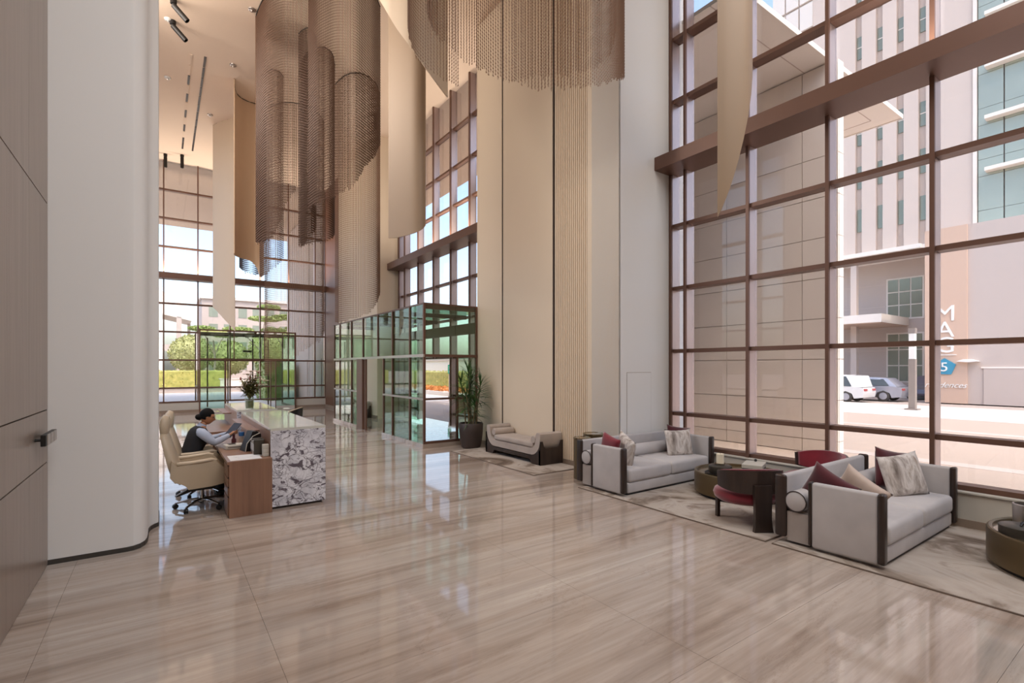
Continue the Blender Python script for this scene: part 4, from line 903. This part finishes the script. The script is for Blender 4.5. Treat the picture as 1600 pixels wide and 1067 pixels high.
for z0, z1, y0, y1 in ((5.49, 8.31, 3.2, 5.25), (1.0, 4.4, 3.2, 5.25)):
    wf_ = boxo('window_frame', (2.94, y0-.07, z0-.07), (3.0, y1+.07, z1+.07), 'extwhite', fb)
    for i in range(3):
        for k in range(3):
            dy, dz = (y1-y0)/3, (z1-z0)/3; boxo('window_pane', (2.9, y0+i*dy+.04, z0+k*dz+.04), (2.95, y0+(i+1)*dy-.04, z0+(k+1)*dz-.04), 'slotglass', fb)
for z in (1.6, 3.2, 4.8, 6.4, 8.0): boxo('wall_joint', (2.985, 5.4, z), (3.0, 9, z+.03), 'extstone2', fb)
boxo('porch_roof', (-2.0, 4.0, 4.95), (3.2, 9, 5.5), 'extwhite', fb); boxo('porch_soffit', (-1.9, 4.1, 4.9), (3.2, 9, 4.96), 'extpeach', fb)
# glazed tower wing
gw = empty('glazed_wing', (40, 8.46, 0), 0, 'glass clad wing with white ledges at the right of the pink stone tower', 'building')
boxo('podium_top', (-.6, -22, 9.9), (6, -.02, 10.35), 'extwhite', gw); boxo('corner_strip', (-.1, -.2, 10.35), (.3, -.02, 62), 'extwhite', gw)
boxo('backing', (.2, -22, 10.35), (6, -.2, 62), 'extgrey', gw)
for k in range(17):
    z = 10.35+3.05*k
    for i in range(9):
        for a, c in ((0, 1.0), (1.02, 3.03)): boxo('glass_panel', (0, -.22-1.15*(i+1)+.03, z+a), (.2, -.22-1.15*i-.03, z+c), 'towerglass', gw)
    if k: boxo('white_ledge', (-.55, -14, z+.15), (.0, -.62, z+.36), 'extwhite', gw)
# podium wall with the sign
sg = empty('podium_wall', (36, 9.69, 0), 0, 'peach and grey podium wall with a vertical white sign across the street', 'building')
boxo('peach_pillar', (0, -1.84, 0), (4.0, 0, 9.85), 'extpeach', sg); boxo('grey_wall', (.12, -26, 0), (4.0, -1.84, 9.85), 'extgrey', sg)
for y in (-4.6, -7.4, -10.2): boxo('wall_joint', (.11, y, 0), (.13, y+.03, 9.8), 'extpeach', sg)
boxo('service_door', (.06, -4.35, .0), (.12, -2.5, 1.95), 'extgrey', sg); boxo('door_lintel', (.04, -4.45, 1.95), (.12, -2.4, 2.03), 'extwhite', sg); boxo('peach_panel', (.05, -6.6, 0), (.12, -5.4, 1.7), 'extpeach', sg)
def letters(body, size, y, z, name, m, parent, x=-.03, shear=0, ext=.02):
    cu = bpy.data.curves.new(name, 'FONT'); cu.body = body; cu.size = size; cu.align_x = 'CENTER'; cu.align_y = 'CENTER'; cu.extrude = ext; cu.shear = shear; cu.resolution_u = 4
    t = bpy.data.objects.new('tmp', cu); COL.objects.link(t); dg = bpy.context.evaluated_depsgraph_get()
    me = bpy.data.meshes.new_from_object(t.evaluated_get(dg)); bpy.data.objects.remove(t); me.materials.clear(); me.materials.append(M[m])
    return link(name, me, parent, (x, y, z), (PI/2, 0, -PI/2))
YS = -.91
letters('M', 1.25, YS, 4.99, 'sign_letter', 'signwhite', sg); letters('A', 1.25, YS, 4.09, 'sign_letter', 'signwhite', sg); letters('G', 1.25, YS, 3.22, 'sign_letter', 'signwhite', sg)
boxo('sign_line', (-.05, YS-.5, 2.68), (0, YS+.5, 2.72), 'signwhite', sg)
pm_ = MB().prism([(YS+.02+.52*math.cos(1.6+i*2*PI/5), 2.02+.5*math.sin(1.6+i*2*PI/5)) for i in range(5)], -.06, 0, 'x'); pm_.obj('sign_pentagon', 'pent', sg)
letters('5', .72, YS+.02, 2.0, 'sign_number', 'signwhite', sg, -.08); letters('residences', .43, -.9, 1.0, 'sign_script', 'signwhite', sg, -.03, .45)
MB().prism([(-2.35, 2.33), (-1.9, 2.28), (-1.45, 2.33), (-1.75, 2.45), (-2.05, 2.45)], -.3, 0.12, 'x').obj('wall_lamp', 'signwhite', sg)
# light column on the pavement
lc = empty('light_column', (28.95, 8.25, 0), 0, 'slender grey light column with a white lamp panel on the pale pavement', 'street lamp')
boxo('foot_plate', (-.25, -.25, 0), (.25, .25, .06), 'postgrey', lc); boxo('shaft', (-.13, -.13, .06), (.13, .13, 2.4), 'postgrey', lc); boxo('lamp_panel', (-.14, -.11, 2.4), (.14, .11, 3.6), 'signwhite', lc); boxo('cap', (-.15, -.13, 3.6), (.15, .13, 3.85), 'postgrey', lc)
# cars
def car(loc, rz, m, label, tall=1.45, suv=False):
    """front at local +y"""
    r = empty('car', loc, rz, label, 'car', 'cars parked across the street'); h = tall
    low = [(-2.3, .3), (-2.36, .62), (-2.3, .86), (-1.9, .92), (1.05, .92), (1.9, .82), (2.3, .66), (2.36, .4), (2.3, .26), (1.85, .24), (1.74, .52), (1.42, .66), (1.1, .52), (1.0, .24), (-1.0, .24), (-1.1, .52), (-1.42, .66), (-1.74, .52), (-1.85, .24)]
    m1 = MB().prism(low, -.88, .88, 'x'); m1.obj('car_body', m, r, smooth=30)
    top = [(-2.1, .9), (-1.55, h-.05), (-.9, h), (.2, h-.02), (1.05, .9)] if not suv else [(-2.2, .9), (-2.05, h-.06), (-1.2, h), (.2, h-.02), (1.05, .9)]
    k = MB(); n = len(top); k.v = [(-.84 if z < 1 else -.68, y, z) for y, z in top]+[(.84 if z < 1 else .68, y, z) for y, z in top]; k.f = [tuple(range(n))[::-1], tuple(range(n, 2*n))]+[(i, (i+1) % n, n+(i+1) % n, n+i) for i in range(n)]; k.obj('cabin', m, r)
    for s in (-1, 1):
        zt = h-.1; p = [(-1.72, .95), (-1.38, zt), (-.42, zt), (-.42, .95)], [(-.34, .95), (-.34, zt), (.16, zt), (.8, .95)]
        for q in p:
            w = MB(); w.prism(q, 0, .02, 'x'); w.v = [(s*(.845-.16*(z-.95)/(zt-.95)+x), y, z) for x, y, z in w.v]; w.obj('side_window', 'carglass', r)
        for y in (-1.42, 1.42):
            mt = Matrix.Translation((s*.78, y, .33)) @ Matrix.Rotation(PI/2, 4, 'Y')
            wh = MB().lathe([(0, -.11), (.28, -.11), (.33, -.08), (.33, .08), (.28, .11), (0, .11)], 20, mtx=mt).obj('wheel', 'tyre', r, smooth=40)
            MB().lathe([(.05, -.118), (.21, -.112), (.21, .112), (.05, .118)], 10, mtx=mt).obj('rim', 'carsilver', wh)
        boxo('tail_lamp', (s*.6-.2, -2.37, .68), (s*.6+.2, -2.2, .8), 'tail', r)
    return r
car((36.3, 12.95, -.05), 0, 'carsilver', 'silver saloon car parked across the street, red tail lamp showing', 1.45)
car((33.8, 14.0, -.05), 0, 'carwhite', 'white tall car in front of the silver one across the street', 1.62, True)
car((41.2, 10.7, -.05), PI/2, 'cardark', 'dark car parked behind the light column, mostly hidden', 1.5)
# distant glass tower
gt = empty('glass_tower', (78, 14, 0), 0, 'tall green glass tower far behind the canopy slab', 'building')
boxo('core', (.3, 0, 0), (20, 26, 120), 'extgrey', gt)
for i in range(13):
    for k in range(18): boxo('glass_panel', (0, 2*i+.12, 24+4*k+.2), (.3, 2*i+1.9, 24+4*k+3.8), 'towerglass' if i < 9 else 'extwhite', gt)
# ------------------------------------------------------------------ outside: garden at the far end
def leaves(name, blobs, n, size, m, parent):
    """many small leaf quads filling ellipsoids (cx, cy, cz, rx, ry, rz) or boxes"""
    tot = sum(b[3]*b[4]+b[4]*b[5]+b[3]*b[5] for b in blobs); V = []
    for cx, cy, cz, rx, ry, rz, *bx in blobs:
        k = int(n*(rx*ry+ry*rz+rx*rz)/tot)+1; p = rng.normal(size=(k, 3)); p /= np.linalg.norm(p, axis=1)[:, None]
        if bx: p = rng.uniform(-1, 1, (k, 3))
        else: p *= rng.uniform(.75, 1.02, (k, 1))
        p = p*[rx, ry, rz]+[cx, cy, cz]; a = rng.normal(size=(k, 3)); a /= np.linalg.norm(a, axis=1)[:, None]; b = np.cross(a, rng.normal(size=(k, 3))); b /= np.linalg.norm(b, axis=1)[:, None]
        s = size*rng.uniform(.6, 1.3, (k, 1)); V.append(np.stack([p-a*s, p+b*s*.6, p+a*s, p-b*s*.6], 1))
    V = np.concatenate(V).reshape(-1, 3); nq = len(V)//4; me = bpy.data.meshes.new(name); me.vertices.add(len(V)); me.vertices.foreach_set('co', V.ravel()); me.loops.add(nq*4); me.loops.foreach_set('vertex_index', np.arange(nq*4, dtype=np.int32)); me.polygons.add(nq)
    me.polygons.foreach_set('loop_start', np.arange(0, nq*4, 4, dtype=np.int32)); me.polygons.foreach_set('loop_total', np.full(nq, 4, dtype=np.int32)); me.update(); me.materials.append(M[m])
    o = link(name, me, parent); o['kind'] = 'stuff'; return o
def hedge(x0, x1, y0, y1, h, label, m='hedge', z0=0):
    r = empty('hedge', ((x0+x1)/2, (y0+y1)/2, z0), 0, label, 'hedge'); a, b = (x1-x0)/2, (y1-y0)/2
    MB().rbox((-a+.05, -b+.05, 0), (a-.05, b-.05, h-.06), .1).obj('hedge_core', m, r); leaves('foliage', [(0, 0, h/2, a, b, h/2, 1)], 5000, .09, m, r); return r
hedge(-12, 5.6, 58, 59.5, 1.75, 'clipped yellow green hedge beyond the garden doors')
hedge(19.6, 20.8, 27, 52, 1.7, 'yellow flowering hedge outside the side window behind the vestibule')
hedge(5.0, 6.6, 33, 36.5, 2.4, 'green shrub right of the garden doors against the beige wall', 'treeleaf')
bd = empty('flower_bed', (17.6, 36, 0), 0, 'bed of orange flowers before the yellow hedge', 'flower bed'); boxo('bed_edge', (-1.2, -9, 0), (1.2, 9, .25), 'extwhite', bd); leaves('blossoms', [(0, 0, .35, 1.0, 8.8, .14, 1)], 5000, .09, 'orange', bd)
pb = empty('planter_box', (11.3, 17.6, 0), 0, 'long brown planter with white kerb outside the side window', 'planter'); boxo('box_body', (-.5, -2.6, 0), (.5, 2.6, .62), 'extpeach', pb); boxo('box_rim', (-.58, -2.7, .62), (.58, 2.7, .72), 'extwhite', pb)
gwl = empty('garden_wall', (22, 40, 0), 0, 'pale garden wall behind the yellow hedge', 'wall'); boxo('wall_body', (0, -14, 0), (.4, 14, 2.6), 'extwhite', gwl); boxo('wall_cap', (-.1, -14, 2.6), (.5, 14, 2.75), 'extgrey', gwl)
def topiary(x, y, zc, R, label):
    r = empty('topiary_tree', (x, y, 0), 0, label, 'tree', 'round clipped trees in the garden'); MB().tube([(0, 0, 0), (.05, 0, zc*.5), (0, .03, zc)], [.2, .15, .12], 8).obj('trunk', 'bark', r, smooth=60)
    MB().sphere((0, 0, zc), (R*.93, R*.93, R*.93), 20, 14).obj('crown_core', 'topiary', r, smooth=60); leaves('foliage', [(0, 0, zc, R, R, R)], 4500, .16, 'topiary', r)
topiary(3.0, 76, 3.75, 2.45, 'round clipped tree left of the garden doors'); topiary(7.9, 82, 3.4, 2.5, 'smaller round clipped tree seen through the green garden doors'); topiary(12.4, 73, 4.2, 3.2, 'large round clipped tree at the right of the garden doors')
def feather_tree(x, y, h, pads, label):
    r = empty('feathery_tree', (x, y, 0), 0, label, 'tree', 'thin feathery trees in the garden'); MB().tube([(0, 0, 0), (.2, 0, h*.4), (.05, .1, h*.75)], [.14, .1, .07], 8).obj('trunk', 'bark', r, smooth=60)
    for (px_, pz, rr) in pads:
        MB().tube([(.15, 0, h*.5), (px_*.6, 0, (h*.5+pz)/2+.4), (px_, 0, pz)], [.06, .045, .02], 6).obj('branch', 'bark', r, smooth=60)
    leaves('foliage', [(px_, 0, pz, rr, rr*.8, .28) for px_, pz, rr in pads], 2600, .13, 'treeleaf', r)
feather_tree(8.6, 60, 7.6, ((-2.0, 6.0, 1.5), (.6, 7.3, 1.7), (1.0, 8.6, 1.2)), 'thin tree with flat feathery leaves above the garden doors')
feather_tree(11.6, 62, 7.2, ((-1.3, 6.2, 1.4), (.4, 7.8, 1.9), (1.6, 6.6, 1.6)), 'feathery tree behind the chain curtain, right of the other one')
feather_tree(4.5, 63, 6.6, ((-1.0, 6.2, 1.3), (1.2, 5.6, 1.4)), 'small feathery tree beside the white portico')
po = empty('portico_building', (-4, 84, 0), 0, 'white building with an open portico far beyond the hedge', 'building'); boxo('main_block', (-14, 0, 0), (4.0, 12, 13.2), 'extwhite', po)
MB().prism([(4.0, 9.4), (7.4, 8.6), (7.6, 9.2), (7.6, 10.2), (5.6, 11.4), (4.0, 12.6)], 0, 9, 'y').obj('portico_roof', 'extwhite', po); boxo('portico_column', (5.6, 0, 0), (6.2, .6, 9.2), 'extgrey', po); boxo('portico_column', (7.1, 6, 0), (7.5, 6.5, 9), 'extgrey', po); boxo('balcony_rail', (4.0, .1, 4.3), (6.8, .3, 5.2), 'extgrey', po)
for k in range(3): boxo('window', (-3+2*k, -.05, 5), (-2+2*k, .05, 7.2), 'slotglass', po)
gb = empty('grey_building', (5.4, 98, 0), 0, 'wide pale grey building far behind the garden trees', 'building'); boxo('main_block', (0, 0, 0), (14.5, 10, 13.6), 'extgrey', gb); boxo('roof_slab', (-.3, -.4, 13.6), (14.8, 10, 14.0), 'extwhite', gb)
for i in range(6):
    for k in range(4): boxo('window', (1.0+2.2*i, -.05, 1.6+3*k), (2.3+2.2*i, .1, 3.4+3*k), 'slotglass', gb)
ww = empty('garden_parapet', (9.5, 52, 0), 0, 'low white parapet across the garden beyond the doors', 'wall'); boxo('wall_body', (-5.2, 0, 0), (8, .4, .9), 'extwhite', ww); boxo('wall_cap', (-5.3, -.06, .9), (8.1, .46, 1.0), 'pavew', ww)
st_ = empty('garden_step', (-4, 47, 0), 0, 'long pale garden step edge below the hedge', 'step'); boxo('step_body', (-20, 0, 0), (20, 1.4, .3), 'extgrey', st_); boxo('step_edge', (-20, -.05, .3), (20, 1.4, .36), 'extwhite', st_)
ow = empty('garden_side_wall', (7.05, 26.9, 0), 0, 'beige outside wall with door panels right of the garden doors', 'wall'); boxo('wall_body', (0, 0, 0), (.5, 9.5, 11.1), 'extstone2', ow)
for y in (1.0, 4.2): boxo('door_panel', (-.03, y, .3), (0, y+2.4, 2.5), 'extstone2', ow); boxo('wall_joint', (-.02, y-.4, 0), (0.0, y-.37, 11), 'extgrey', ow)
gs = empty('assembly_sign', (14.0, 26.4, 0), math.radians(-152), 'small green sign with white marks on a post outside the side window', 'sign')
MB().tube([(0, 0, 0), (0, 0, 1.65)], .025, 8).obj('post', 'extgrey', gs); boxo('sign_plate', (-.17, .02, 1.63), (.17, .04, 2.16), 'signgreen', gs)
sm = MB()
for a in (PI/4, 3*PI/4, 5*PI/4, 7*PI/4):
    t = MB().prism([(.025, -.012), (.1, -.012), (.1, .012), (.025, .012)], .04, .046, 'y', Matrix.Translation((0, 0, 1.98)) @ Matrix.Rotation(a, 4, 'Y')); sm.add(t.v, t.f)
for z in (1.7, 1.75, 1.8): sm.box((-.09, .04, z), (.09, .046, z+.025))
sm.obj('sign_marks', 'signwhite', gs)
